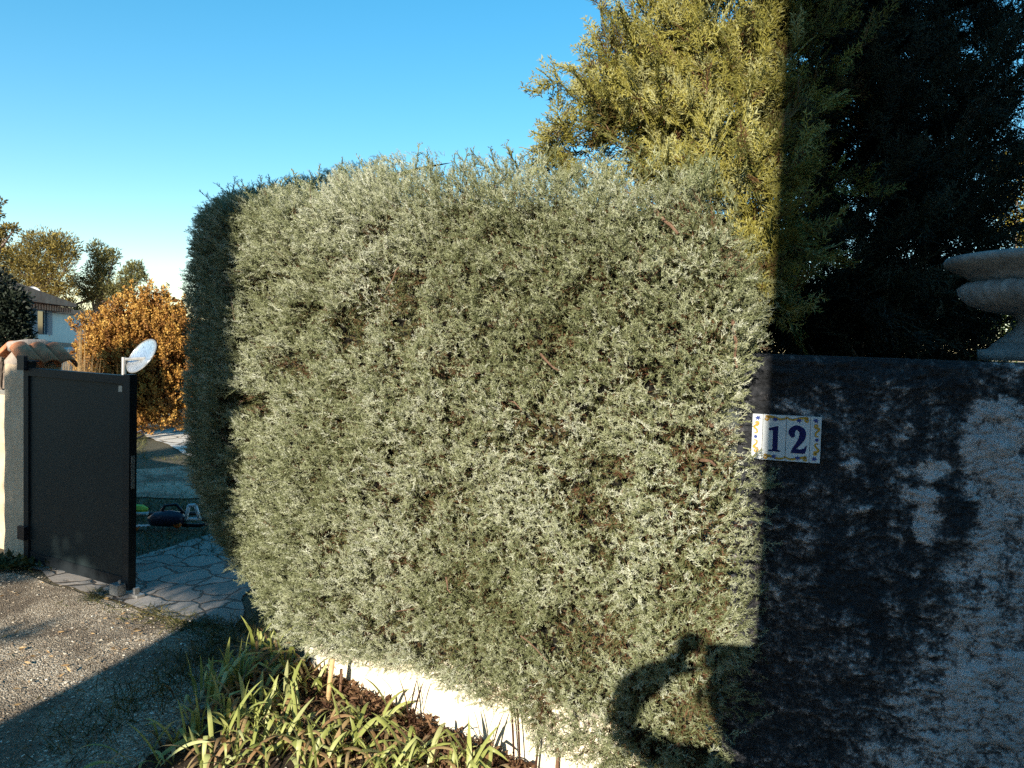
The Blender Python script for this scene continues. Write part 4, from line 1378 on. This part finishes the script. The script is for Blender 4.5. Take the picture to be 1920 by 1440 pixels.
def barrel(a, b, r, rad2, name, par, span=math.pi):
    """half-round tile from a to b"""
    a, b = np.array(a), np.array(b)
    t = unit(b - a); side = unit(np.cross(t, [0, 0, 1.0])); upv = np.cross(side, t)
    V, F = [], []
    n = 14
    for ring, (p, rr) in enumerate(((a, r), (b, rad2))):
        for rr_ in (rr, rr - .012):
            for j in range(n + 1):
                q = (math.pi - span) / 2 + span * j / n
                V.append(p + side * math.cos(q) * rr_ + upv * math.sin(q) * rr_)
    N = n + 1
    for j in range(n):
        F.append([j, j + 1, 2 * N + j + 1, 2 * N + j])
        F.append([N + j + 1, N + j, 3 * N + j, 3 * N + j + 1])
        F.append([j + 1, j, N + j, N + j + 1]); F.append([2 * N + j, 2 * N + j + 1, 3 * N + j + 1, 3 * N + j])
    F += [[0, 2 * N, 3 * N, N], [n, N + n, 3 * N + n, 2 * N + n]]
    return mesh_from(name, np.array(V), np.array(F), M_TERRA, par, None, True)


def PW(x, y, z):
    return np.array(Mp @ Vector((x, y, z)))


for yy in (0.01, 0.125, 0.24):
    barrel(PW(PWd * .42, yy, zap + .02), PW(-.07, yy, zc - .005), .060, .072, 'cap_tile', pil)
    barrel(PW(PWd * .58, yy, zap + .02), PW(PWd + .07, yy, zc - .015), .060, .072, 'cap_tile', pil)
s = Soup()
s.tube([PW(PWd * .5, -.04, zap + .03), PW(PWd * .5, .08, zap + .045), PW(PWd * .5, .18, zap + .045), PW(PWd * .5, PDp + .03, zap + .03)], [.034, .04, .04, .034], 12)
s.build('ridge_mortar', M_MORTAR, pil, True)
# wall running on from the pillar to the left
bm = bmesh.new()
box(bm, -4.2, -0.012, 0.06, 0.28, -.05, 1.12, Mp)
fw = bm_obj('boundary_wall', bm, M_PILLAR, None, False, 0.01)
tag(fw, 'beige boundary wall running left from the gate pillar', 'wall')

# ------------------------------------------------------------------ tools on the ground behind the gate
pa, pb_ = at_z(228, 965, .05), at_z(392, 962, .05)
pt = thing('pole_tool', (pa[0], pa[1], 0), 'long black garden pole tool with a lime green head lying on the grass', 'garden tool')
s = Soup(); s.tube([pa, pa * .5 + pb_ * .5, pb_], [.018, .018, .018], 10); s.build('pole', M_BLACK, pt, True)
for q in (.22, .5):
    c = pa + (pb_ - pa) * q
    e = unit(pb_ - pa)
    s = Soup(); s.tube([c - e * .05, c + e * .06], [.0195, .0195], 10); s.build('sleeve', M_STEEL, pt, True)
s = Soup(); c = at_z(256, 955, .07); s.tube([c - unit(pb_ - pa) * .09, c, c + unit(pb_ - pa) * .05, c + unit(pb_ - pa) * .09], [.02, .045, .04, .015], 8); s.build('motor_head', M_LIME, pt)
s = Soup(); s.tube([pb_, pb_ + [.02, 0, -.01], pb_ + [.035, -.02, -.05]], [.02, .018, .012], 8); s.build('hook_end', M_BLACK, pt)

ht = at_z(322, 992, .0)
hx = unit(np.array([pb_[0] - pa[0], pb_[1] - pa[1]]) * 1.0)
hy = np.array([-hx[1], hx[0]])
trim = thing('hedge_trimmer', (ht[0], ht[1], 0), 'black and orange hedge trimmer with white hand guard lying behind the gate', 'hedge trimmer')
Mt = frame_mat((ht[0], ht[1], 0.0), hx, hy)
def tp(x, y, z): return np.array(Mt @ Vector((x, y, z)))
s = Soup(); s.tube([tp(-.17, 0, .07), tp(-.12, 0, .085), tp(-.02, 0, .09), tp(.06, 0, .08), tp(.10, 0, .07)], [.035, .06, .068, .06, .035], 14); s.build('body', M_NAVY, trim, True)
s = Soup(); s.tube([tp(.05, -.05, .045), tp(.05, .05, .05), tp(.06, -.01, .10)], [.03, .035, .02], 10); s.build('trigger_block', M_ORANGEPL, trim, True)
s = Soup(); s.tube([tp(.09, 0, .07), tp(.18, 0, .085), tp(.27, 0, .07), tp(.30, 0, .04), tp(.20, 0, .025), tp(.08, 0, .03)], .016, 8); s.build('rear_handle', M_BLACK, trim, True)
gd = Soup()
for a_, b_ in (((.11, -.03, .075), (.135, -.04, .20)), ((.22, -.03, .075), (.185, -.04, .205)), ((.13, -.04, .20), (.19, -.04, .205)), ((.11, -.03, .085), (.22, -.03, .085))):
    gd.tube([tp(*a_), (tp(*a_) + tp(*b_)) / 2, tp(*b_)], [.014, .014, .014], 8)
gd.build('hand_guard', M_WHITEPL, trim, True)
s = Soup(); s.tube([tp(-.10, 0, .10), tp(-.06, .02, .19), tp(.03, .02, .20), tp(.09, 0, .13)], .013, 8); s.build('front_handle', M_BLACK, trim, True)
bm = bmesh.new(); box(bm, -.62, -.16, -.022, .022, .028, .036, Mt)
for i in range(14):
    x = -.60 + i * .031
    box(bm, x, x + .012, -.040, -.0222, .029, .035, Mt); box(bm, x, x + .012, .0222, .040, .029, .035, Mt)
bm_obj('blade', bm, M_STEEL, trim)
bm = bmesh.new(); box(bm, -.63, -.25, -.05, .045, .004, .026, Mt); bm_obj('scabbard', bm, M_ORANGEPL, trim, False, .004)

hp_ = at_z(262, 826, 0)
s = Soup()
s.tube([hp_ + [-.35, .0, .02], hp_ + [-.2, .05, .05], hp_ + [0.02, .02, .15], hp_ + [.06, 0, .08], hp_ + [-.02, -.2, .02], hp_ + [-.35, -.4, .012]], .014, 8)
hose = s.build('garden_hose', M_BLACK, None, True)
tag(hose, 'black hose looping out from behind the gate on the grass', 'hose')

# garden steps and edging far behind
st0 = at_z(335, 803, 0)
steps = thing('garden_steps', (st0[0], st0[1], 0), 'small cream garden steps with terracotta treads beside the orange bush', 'steps')
def stp(name, px0, px1, pyb, pyt, d0, d1, mat, z0=None):
    a_, b_ = at_y(px0, pyb, d0), at_y(px1, pyt, d0)
    bm = bmesh.new(); box(bm, a_[0], b_[0], d0, d1, max(a_[2], 0.0) if z0 is None else z0, b_[2])
    return bm_obj(name, bm, mat, steps, False, .004)
sy = float(st0[1])
r1 = stp('riser', 320, 420, 805, 797, sy, sy + 1.2, M_CREAM)
stp('tread', 317, 420, 797, 793.5, sy - .03, sy + .5, M_TERRA)
stp('riser', 339, 420, 793, 786, sy + .5, sy + 1.6, M_CREAM)
stp('tread', 337, 420, 786, 783, sy + .47, sy + 1.0, M_TERRA)
stp('newel_post', 344, 353, 783, 756, sy + 1.05, sy + 1.2, M_CREAM)
stp('side_block', 339, 347, 793.4, 775, sy + 1.0, sy + 1.04, M_CREAM)
eb = [at_z(240, 816, 0), at_z(300, 806, 0), at_z(322, 803, 0)]
for i_, (p_, q_) in enumerate(zip(eb, eb[1:])):
    bm = bmesh.new()
    e_ = unit((q_ - p_)[:2]); Me = frame_mat((p_[0], p_[1], 0), e_, np.array([-e_[1], e_[0]]))
    box(bm, 0, float(np.linalg.norm(q_ - p_)) - .01, 0, .14, 0.0, .07, Me)
    o = bm_obj('edging_tile', bm, M_TERRA, None, False, .004)
    tag(o, 'terracotta edging bar in front of the orange bush, ' + ('left longer piece' if i_ == 0 else 'right shorter piece by the steps'), 'edging', 'terracotta edging along the path')

# ------------------------------------------------------------------ stakes, iris, litter, grass
def stake(px0, py0, px1, py1, r, mat, label, out=0.05):
    b = at_z(px0, py0, 0.0)
    p = at_plane(px1, py1, b[:2] * 1.0, ln)
    s = Soup()
    s.tube([b - [0, 0, .05], (b + p) / 2 + .002 * rng.normal(size=3), p], [r, r * .95, r * .9], 9)
    o = s.build('wooden_stake', mat, None, True)
    return tag(o, label, 'stake')
stake(614, 1318, 624, 1235, .012, M_WOOD, 'tan wooden stake leaning on the left end of the cream wall')
stake(637, 1308, 640, 1255, .007, M_DARKWOOD, 'thin dark stake against the cream wall right of the tan one')
stake(1045, 1480, 1047, 1395, .007, M_DARKWOOD, 'thin dark stake at the bottom edge before the cream wall')


def leaf_strip(s, base, az, length, width, rise, droop, tone, kink=None):
    nseg = 9
    h = np.array([math.cos(az), math.sin(az), 0])
    side = np.array([-math.sin(az), math.cos(az), 0])
    tw = rng.normal() * 0.5
    pts, t = [], 0
    cur = np.array(base, float); ang = rise
    L = []
    for i in range(nseg + 1):
        q = i / nseg
        wv = width * (0.75 + 0.9 * q) * (1 - q ** 3.0) if q < 1 else 0.0006
        wv = max(min(wv, width), 0.0008)
        sd = unit(side * math.cos(tw * q) + np.cross(unit(h * math.cos(ang) + Zv * math.sin(ang)), side) * math.sin(tw * q + .25))
        nrm = np.cross(unit(h * math.cos(ang) + Zv * math.sin(ang)), sd)
        L.append((cur - sd * wv / 2, cur + nrm * wv * .12, cur + sd * wv / 2))
        cur = cur + (h * math.cos(ang) + Zv * math.sin(ang)) * length / nseg
        ang -= droop / nseg * (0.4 + 1.6 * q)
        if kink and abs(q - kink) < 0.06: ang -= 1.2
        cur[2] = max(cur[2], 0.008)
    V = np.array(L).reshape(-1, 3)
    F = []
    for i in range(nseg):
        for j in (0, 1):
            a = i * 3 + j
            F += [[a, a + 1, a + 4], [a, a + 4, a + 3]]
    s.add(V, F, np.repeat(np.clip(tone + 0.12 * np.linspace(-.3, 1, nseg + 1) ** 2, 0, 1), 3))


IRIS = [  # px, py, leaves, mean length, label
    (300, 1432, 6, .30, 'iris clump nearest the left bottom corner with broad curling leaves', 0),
    (405, 1436, 9, .32, 'iris clump at the bottom edge between gravel shadow and lit leaves', 0),
    (500, 1420, 12, .30, 'sunlit pale iris clump at the left of the lit group', 1),
    (560, 1385, 12, .28, 'sunlit iris clump at the back of the lit group, beside brown litter', 1),
    (600, 1450, 12, .30, 'sunlit iris clump at the bottom edge with curled tips', 1),
    (655, 1405, 12, .32, 'sunlit iris clump in the middle of the lit group', 1),
    (700, 1375, 10, .34, 'tall iris clump whose long blade rises before the tan stake', 1),
    (730, 1450, 12, .32, 'sunlit iris clump crossing the bottom edge before brown litter', 1),
    (800, 1440, 11, .34, 'sunlit iris clump nearest the cream wall base', 1),
    (870, 1475, 10, .36, 'iris clump at the bottom edge with stems before the cream wall', 1),
    (520, 1345, 10, .26, 'half shaded iris clump behind the lit group', 2),
    (440, 1360, 9, .26, 'shaded iris clump halfway between gravel and lit leaves', 2),
    (460, 1290, 10, .30, 'shaded iris clump with upright blades below the hedge corner', 2),
    (520, 1270, 9, .28, 'shaded iris clump under the overhanging hedge', 2),
    (400, 1310, 8, .24, 'shaded iris clump at the edge of the gravel', 2),
    (490, 1230, 8, .26, 'rearmost shaded iris clump right under the hedge corner', 2),
    (570, 1300, 8, .24, 'shaded iris clump at the left end of the cream wall', 2),
    (350, 1390, 6, .22, 'small shaded iris clump on the gravel edge', 2),
]
for (x, y, nl, ml, lab, kd) in IRIS:
    b = at_z(x, y, 0)
    t = thing('iris_plant', (b[0], b[1], 0), lab, 'plant', 'iris plants along the low wall')
    s, sd_ = Soup(), Soup()
    az0 = rng.uniform(0, 6.28)
    if kd == 2: nl, ml = int(nl * 1.7), ml * 1.05
    for i in range(int(nl * 1.6)):
        az = (az0 if i % 2 else az0 + math.pi) + 0.7 * rng.normal()
        az = az if rng.random() < .75 else rng.uniform(0, 6.28)
        q = b + [0.05 * rng.normal(), 0.05 * rng.normal(), 0]
        leaf_strip(s, q, az, ml * rng.uniform(.42, .88), rng.uniform(.010, .021), rng.uniform(.65, 1.4) + (.25 if kd == 2 else 0), rng.uniform(.3, 1.9) * (.7 if kd == 2 else 1), np.clip(0.55 + .15 * rng.normal(), .3, .9), kink=rng.choice([None, None, .45, .6]))
    s.build('blades', M_IRIS, t, True)
    for i in range(max(6, nl)):
        q = b + [0.07 * rng.normal(), 0.07 * rng.normal(), 0]
        leaf_strip(sd_, q, rng.uniform(0, 6.28), ml * rng.uniform(.5, .9), rng.uniform(.010, .02), rng.uniform(.3, 1.2), rng.uniform(1.2, 2.6), rng.uniform(0.0, .14))
    sd_.build('withered_leaves', M_IRIS, t, True)

# dark thin stalks with shadows against the cream wall
for i_, (x, y, hpx, lab) in enumerate(((770, 1380, 60, 'dark dried iris stalk standing left before the cream wall'), (905, 1440, 90, 'taller dark dried stalk before the middle of the cream wall'), (985, 1460, 80, 'dark dried stalk at the bottom edge before the cream wall'))):
    b = at_z(x, y, 0)
    s = Soup()
    for k in range(4):
        leaf_strip(s, b + [.02 * rng.normal(), .02 * rng.normal(), 0], rng.uniform(0, 6.28), .26 + .05 * rng.normal(), .009, 1.45, .3, 0.0)
    o = s.build('dried_stalk', M_LITTER, None, True)
    tag(o, lab, 'plant', 'dried stalks before the cream wall')

# leaf litter along the wall foot
n = 5200
u = rng.uniform(-.10, 1.35, n); vv = np.abs(rng.normal(size=n)) * .16
P = np.c_[LA[None] + le[None] * u[:, None] + ln[None] * (vv + .012)[:, None], .004 + .05 * rng.random(n) * np.exp(-vv * 5)]
D = unit(np.c_[rng.normal(size=(n, 2)), .5 * rng.normal(size=n)])
o = leaf_cloud(P, D, rng.uniform(.015, .06, n), rng.random(n) * .8, .3).build('leaf_litter', M_LITTER)
tag(o, kind='stuff')


# bits of dry leaf and twig on the drive
n = 900
P = np.c_[rng.uniform(-3.2, -.9, n), rng.uniform(2.7, 4.9, n), np.full(n, .012)]
P = P[(fbm(P * 1.4, 3, 88) > -.05) & (P[:, 1] < np.interp(P[:, 0], [q[0] for q in gline], [q[1] for q in gline]))]
n = len(P)
o = leaf_cloud(P, unit(np.c_[rng.normal(size=(n, 2)), .25 * rng.normal(size=n)]), rng.uniform(.008, .045, n), .8 * rng.random(n), .25).build('leaf_debris', M_STRAW)
tag(o, kind='stuff')


def blades(name, P, h, lean, r, tone, mat=None):
    n = len(P)
    tip = P + np.c_[lean * rng.normal(size=(n, 2)), h]
    s = Soup(); s.cones(P, tip, r, tone)
    return tag(s.build(name, mat or M_GRASS), kind='stuff')


# grass on the lawn behind the gate and at the drive edge
n = 42000
Pp = np.c_[rng.uniform(-6.2, -0.9, n), rng.uniform(5.3, 12.5, n), np.zeros(n)]
dn = fbm(Pp * [.9, .9, 1], 3, 33)
stripY = (Pp[:, 1] > strip[1][1] - .05) & (Pp[:, 1] < strip[4][1] + .1)
vis = (Pp[:, 0] / Pp[:, 1] > -.60) & (Pp[:, 0] / Pp[:, 1] < -.33)
pathz = (Pp[:, 1] > 9.6) & (Pp[:, 0] / Pp[:, 1] > -.49)
keep = vis & (rng.random(n) < .55 + .8 * dn) & ~(stripY & (rng.random(n) < .85)) & ~pathz
Pp = Pp[keep]
blades('lawn_grass', Pp, rng.uniform(.015, .06, len(Pp)), .03, .0035, np.clip(.4 + .3 * rng.normal(size=len(Pp)), 0, 1))
c0, c1 = at_z(470, 1180), at_z(130, 1400)
n = 1000
t_ = rng.random(n) ** 1.6
Pg = np.c_[c0[0] + (c1[0] - c0[0]) * t_ + .10 * rng.normal(size=n), c0[1] + (c1[1] - c0[1]) * t_ + .13 * rng.normal(size=n), np.zeros(n)]
e2 = [at_z(x, y) for x, y in ((150, 1108), (240, 1135), (340, 1168), (420, 1180))]
k = rng.integers(0, 3, 900); tt_ = rng.random(900)
E2 = np.array(e2)
Pe = E2[k] + (E2[k + 1] - E2[k]) * tt_[:, None] + np.c_[.06 * rng.normal(size=(900, 2)), np.zeros(900)]
Pe = Pe[fbm(Pe * 3, 2, 8) > -.05]
b0 = at_z(20, 1066); Pw = np.c_[b0[0] + .14 * rng.normal(size=320), b0[1] + .05 * rng.normal(size=320), np.zeros(320)]
Pall = np.concatenate([Pg, Pe])
blades('edge_grass', Pall, rng.uniform(.02, .10, len(Pall)) * np.where(np.arange(len(Pall)) < n, 1, .5), .05, .0022, np.clip(.5 + .3 * rng.normal(size=len(Pall)), 0, 1))
weed = thing('weed_tuft', (b0[0], b0[1], 0), 'low green weeds growing at the foot of the gate pillar', 'weeds')
leaf_cloud(Pw + np.c_[np.zeros((320, 2)), .05 * rng.random(320)], unit(np.c_[rng.normal(size=(320, 2)), .8 * np.ones(320)]), rng.uniform(.03, .075, 320), rng.uniform(0, .5, 320), .4).build('leaves', M_GRASS, weed)

# ------------------------------------------------------------------ behind the camera: what throws the shadows
def from_sun(pt, y):
    """the point above plane Y=y whose shadow falls on pt"""
    pt = np.asarray(pt, float)
    return pt + LIGHT * ((y - pt[1]) / LIGHT[1])


PERP = np.array([LH[1], -LH[0]])                       # to the right seen along the light
corner = -LH * 2.1 + PERP * 0.012
Mb = frame_mat((corner[0], corner[1], 0), PERP, -LH)   # local x right, local y away behind
nh = thing('roadside_house', (corner[0], corner[1], 0), 'plain rendered house behind the viewer whose corner shades the right half', 'house')
bm = bmesh.new(); box(bm, 0, 9, 0, 8, -.1, 7.95, Mb); bm_obj('wall', bm, M_STONEDARK, nh)  # made tall and dark to hold back skylight and bounce
bm = bmesh.new(); prism(bm, [(-.0, 7.96), (9.3, 7.96), (9.3, 8.1), (4.6, 9.3), (0.0, 8.1)], 0.02, 8.3, Mb); bm_obj('roof', bm, M_ROOF, nh)
bm = bmesh.new(); box(bm, 2.2, 3.2, -.03, -.004, 0, 2.1, Mb); dd_ = bm_obj('door', bm, M_SHUTTER, nh)
bm = bmesh.new(); box(bm, 3.05, 3.1, -.07, -.031, 1.0, 1.12, Mb); bm_obj('handle', bm, M_STEEL, dd_)
for x, z in ((4.5, 1.0), (1.4, 3.4), (4.5, 3.4), (6.9, 3.4)):
    bm = bmesh.new(); box(bm, x, x + 1.0, -.03, -.004, z, z + 1.3, Mb); w_ = bm_obj('window', bm, M_GLASS, nh)
    bm = bmesh.new(); box(bm, x - .06, x + 1.06, -.09, -.005, z - .08, z - .002, Mb); bm_obj('sill', bm, M_HOUSEW, w_)

# tree behind left: trunk shadow on the gravel, crown shadow on the hedge end and the gate
TY = -3.0
def tree_pt(u, z, y=TY):
    """u: sideways place across the light (same u = same shadow line)"""
    m = LIGHT[0] / LIGHT[1]
    return np.array([u + m * y, y, z])
ucor = A[0] - LIGHT[0] / LIGHT[1] * A[1]
tree = thing('street_tree', tuple(tree_pt(ucor - .05, 0)), 'dense evergreen tree behind the viewer shading the gate and hedge end', 'tree')
w = Soup()
w.tube([tree_pt(ucor - .15, -.1), tree_pt(ucor - .15, 1.0), tree_pt(ucor - .18, 2.0), tree_pt(ucor - .28, 2.7), tree_pt(ucor - .5, 3.4), tree_pt(ucor - .8, 4.2)], [.32, .27, .25, .24, .22, .15], 12)
w.build('trunk', M_BARKGREY, tree)
cb = []
for z in np.arange(3.36, 6.0, .22):
    cb.append([*tree_pt(ucor - .30, z), .31]); cb.append([*tree_pt(ucor - .30, z + .1), .30])
    cb.append([*tree_pt(ucor - .85, z + .08), .42])
    cb.append([*tree_pt(ucor - 1.35, z + .12), .42])
for z in np.arange(3.62, 5.4, .3):
    cb.append([*tree_pt(ucor - 1.85, z + .1), .42]); cb.append([*tree_pt(ucor - 2.25, z + .1), .34])
for z in np.arange(3.3, 4.5, .16):
    cb.append([*tree_pt(ucor - 2.30, z), .24]); cb.append([*tree_pt(ucor - 2.48, z), .24]); cb.append([*tree_pt(ucor - 2.62, z + .05), .22])
for u_, z_, r_ in ((-1.25, 2.80, .06), (-1.35, 2.78, .05), (-1.9, 2.80, .06), (-2.0, 2.78, .06), (-1.8, 2.58, .04)):
    cb.append([*tree_pt(ucor + u_, z_), r_])
cb = np.array(cb)
n = 100000
k = rng.choice(len(cb), n, p=cb[:, 3] ** 2.6 / (cb[:, 3] ** 2.6).sum()); d = unit(rng.normal(size=(n, 3)))
leaf_cloud(cb[k, :3] + d * (cb[k, 3] * rng.random(n) ** .4)[:, None], unit(rng.normal(size=(n, 3))), rng.uniform(.05, .10, n), rng.random(n), .6).build('crown', M_SHRUBDARK, tree)
w = Soup()
for i in [q for q in range(0, len(cb), 3) if cb[q, 3] > .2]:
    a = tree_pt(ucor - .5, min(3.2 + .5 * rng.random(), cb[i, 2]))
    w.tube([a, (a + cb[i, :3]) / 2, cb[i, :3]], [.05, .03, .015], 6)
w.build('limbs', M_BARKGREY, tree)

# added unseen terrace and evergreen row that cut the ambient skylight
rv = thing('street_terrace', (-12, -17, 0), 'long brown terrace house across the street behind the viewer', 'house')
bm = bmesh.new(); box(bm, -34, 10, -25, -17, -.1, 5.6); bm_obj('wall', bm, M_STONEDARK, rv)
bm = bmesh.new(); box(bm, -34.4, 10.4, -25.4, -16.6, 5.61, 5.9); bm_obj('roof', bm, M_ROOF, rv)
for x in range(-32, 9, 4):
    bm = bmesh.new(); box(bm, x, x + 1.2, -16.996, -16.95, 2.9, 4.3); bm_obj('window', bm, M_GLASS, rv)
for i_, (x, y, hh_) in enumerate(((-8.6, -5.4, 4.3), (-8.9, -3.6, 4.0), (-8.7, -1.8, 4.2), (-9.0, 0.0, 3.6))):
    leafy('evergreen_shrub', ['tall dark evergreen farthest behind the viewer', 'dark evergreen second from the far end of the side row', 'dark evergreen second from the near end of the side row', 'lowest dark evergreen at the near end of the side row'][i_], 'shrub', (x, y), [(x, y, z, .95) for z in np.arange(.6, hh_ - .6, .7)], 3500, (.12, .25), M_SHRUBDARK, M_BARKGREY, .07)

# added unseen pillar, shaped to throw the dark band over the irises
pc = tree_pt(ucor + .02, 0, -1.0)
Mq = frame_mat((pc[0], pc[1], 0), PERP, -LH)
opp = thing('entrance_pillar', (pc[0], pc[1], 0), 'plain rendered entrance pillar behind the viewer on the left', 'pillar')
bm = bmesh.new(); box(bm, -.22, .40, -.2, .2, -.05, 1.84, Mq); bm_obj('shaft', bm, M_PILLAR, opp, False, .01)
bm = bmesh.new(); box(bm, -.25, .43, -.23, .23, 1.841, 1.90, Mq); bm_obj('cap', bm, M_MORTAR, opp, False, .012)

# the photographer, seen only as a shadow on the hedge
HPt = lambda x, y: at_plane(x, y, A, NH)
person = thing('person', (-.05, -.4, 0), 'person in dark jacket holding up a phone, casting the arm shadow on the hedge', 'person')
hand_l = from_sun(HPt(1280, 1240), -.03)
elbow_l = from_sun(HPt(1156, 1372), -.22)
should_l = from_sun(HPt(1335, 1446), -.42)
fore_l = from_sun(HPt(1186, 1292), -.12)
uparm_l = from_sun(HPt(1248, 1420), -.32)
head = from_sun(HPt(1372, 1305), -.36)
should_r = should_l + [.38, -.02, 0]
elbow_r = should_r + [.16, .20, -.12]
hand_r = np.array([.10, -.04, 1.59])
cx = (should_l[0] + should_r[0]) / 2
neck = np.array([cx, -.42, should_l[2] + .04])
chest = np.array([cx, -.44, should_l[2] - .12]); waist = np.array([cx, -.44, 1.08]); pelvis = np.array([cx, -.44, .95])
hipl, hipr = pelvis + [-.10, 0, -.04], pelvis + [.10, 0, -.04]


def skin_obj(name, verts, edges, radii, root, mat, parent, sub=2):
    o0 = parent_origin(parent)
    me = bpy.data.meshes.new(name)
    me.from_pydata([tuple(np.array(v) - o0) for v in verts], edges, [])
    o = link(name, me, mat, parent)
    md = o.modifiers.new('skin', 'SKIN'); md.use_smooth_shade = True
    for sv, r in zip(me.skin_vertices[0].data, radii):
        sv.radius = (r, r) if not hasattr(r, '__len__') else r
    me.skin_vertices[0].data[root].use_root = True
    sb = o.modifiers.new('sub', 'SUBSURF'); sb.levels = sb.render_levels = sub
    return o


def chain(V, Ed, R, start, pts, rads):
    p = start
    for q, r in zip(pts, rads):
        V.append(np.array(q)); R.append(r); Ed.append((p, len(V) - 1)); p = len(V) - 1
    return p


V, Ed, R = [pelvis], [], [(.15, .11)]
iw = chain(V, Ed, R, 0, [waist, chest, neck, head + [0, -.01, -.12], head + [0, .005, -.06], head + [0, 0, .02], head + [0, -.005, .085]], [(.14, .10), (.16, .11), .06, .055, .072, .092, .06])
for sh, el, ha, sgx in ((should_l, elbow_l, hand_l, -1), (should_r, elbow_r, hand_r, 1)):
    c_ = 2
    up_, fo_ = (uparm_l, fore_l) if sgx < 0 else ((sh + el) / 2, (el + ha) / 2)
    e = chain(V, Ed, R, c_, [sh, up_, el, fo_, ha * .85 + fo_ * .15, ha], [.06, .048, .045, .038, .03, .034])
    dirf = unit(np.array([-sgx * .2, .25, .9]))
    for k in range(4):
        o_ = np.array([0, .008 * k, .012 * k - .02])
        kn = ha + o_ + dirf * .045
        chain(V, Ed, R, e, [kn, kn + unit([-sgx * .9, .1, .35]) * .03, kn + unit([-sgx * .9, -.1, .0]) * (.05 + .006 * k)], [.010, .009, .0075])
    chain(V, Ed, R, e, [ha + [-sgx * .02, -.02, -.02], ha + [-sgx * .055, -.02, -.005]], [.012, .009])
for hip, sgx in ((hipl, -1), (hipr, 1)):
    an = np.array([hip[0] + sgx * .03, -.47, .08])
    chain(V, Ed, R, 0, [hip, (hip + an) / 2 + [0, .02, .03], an * .7 + hip * .3, an, [an[0] + sgx * .02, -.33, .045], [an[0] + sgx * .025, -.25, .035]], [.09, .062, .058, .045, .04, .03])
skin_obj('body', V, Ed, R, 0, M_SKIN, person)
V, Ed, R = [waist], [], [(.155, .115)]
chain(V, Ed, R, 0, [chest, neck - [0, 0, .03]], [(.175, .125), .075])
for sh, el, ha in ((should_l, elbow_l, hand_l), (should_r, elbow_r, hand_r)):
    up_, fo_ = (uparm_l, fore_l) if ha[0] < 0 else ((sh + el) / 2, (el + ha) / 2)
    chain(V, Ed, R, 1, [sh, up_, el, fo_, ha * .75 + fo_ * .25], [.068, .064, .062, .058, .044])
chain(V, Ed, R, 0, [pelvis - [0, 0, .02]], [(.165, .125)])
skin_obj('jacket', V, Ed, R, 0, M_JACKET, person)
V, Ed, R = [pelvis], [], [(.158, .118)]
for hip, sgx in ((hipl, -1), (hipr, 1)):
    an = np.array([hip[0] + sgx * .03, -.47, .08])
    chain(V, Ed, R, 0, [hip, (hip + an) / 2 + [0, .02, .03], an + [0, 0, .03]], [.10, .075, .06])
skin_obj('trousers', V, Ed, R, 0, M_JEANS, person)
for sgx, hip in ((-1, hipl), (1, hipr)):
    ax = hip[0] + sgx * .03
    V, Ed, R = [np.array([ax, -.50, .055])], [], [.05]
    chain(V, Ed, R, 0, [[ax + sgx * .02, -.36, .05], [ax + sgx * .03, -.23, .038]], [.05, .036])
    skin_obj('shoe', V, Ed, R, 0, M_BLACK, person)
V, Ed, R = [head + [0, -.03, .05]], [], [.097]
chain(V, Ed, R, 0, [head + [0, -.05, -.03]], [.085])
skin_obj('hair', V, Ed, R, 0, M_HAIR, person)
for sgx in (-1, 1):
    s = Soup(); c = head + [sgx * .033, .083, .012]
    s.tube([c - [0, .008, 0], c + [0, .006, 0]], [.011, .008], 10); s.build('eye', M_WHITEPL, person, True)
    s = Soup(); c = head + [sgx * .093, -.005, -.005]
    s.tube([c - [0, 0, .03], c + [sgx * .012, -.008, 0], c + [0, 0, .03]], [.008, .014, .009], 8); s.build('ear', M_SKIN, person, True)
s = Soup(); s.tube([head + [0, .082, .01], head + [0, .108, -.03], head + [0, .085, -.04]], [.010, .016, .012], 8); s.build('nose', M_SKIN, person, True)
s = Soup(); s.tube([head + [-.025, .078, -.066], head + [0, .088, -.066], head + [.025, .078, -.066]], [.004, .007, .004], 8); s.build('mouth', M_TERRA, person, True)
bm = bmesh.new(); box(bm, -.130, .030, -.016, -.008, 1.560, 1.640)
ph = bm_obj('phone', bm, M_BLACK, None, False, .003)
tag(ph, 'black phone held up sideways by the person behind the viewpoint', 'phone')
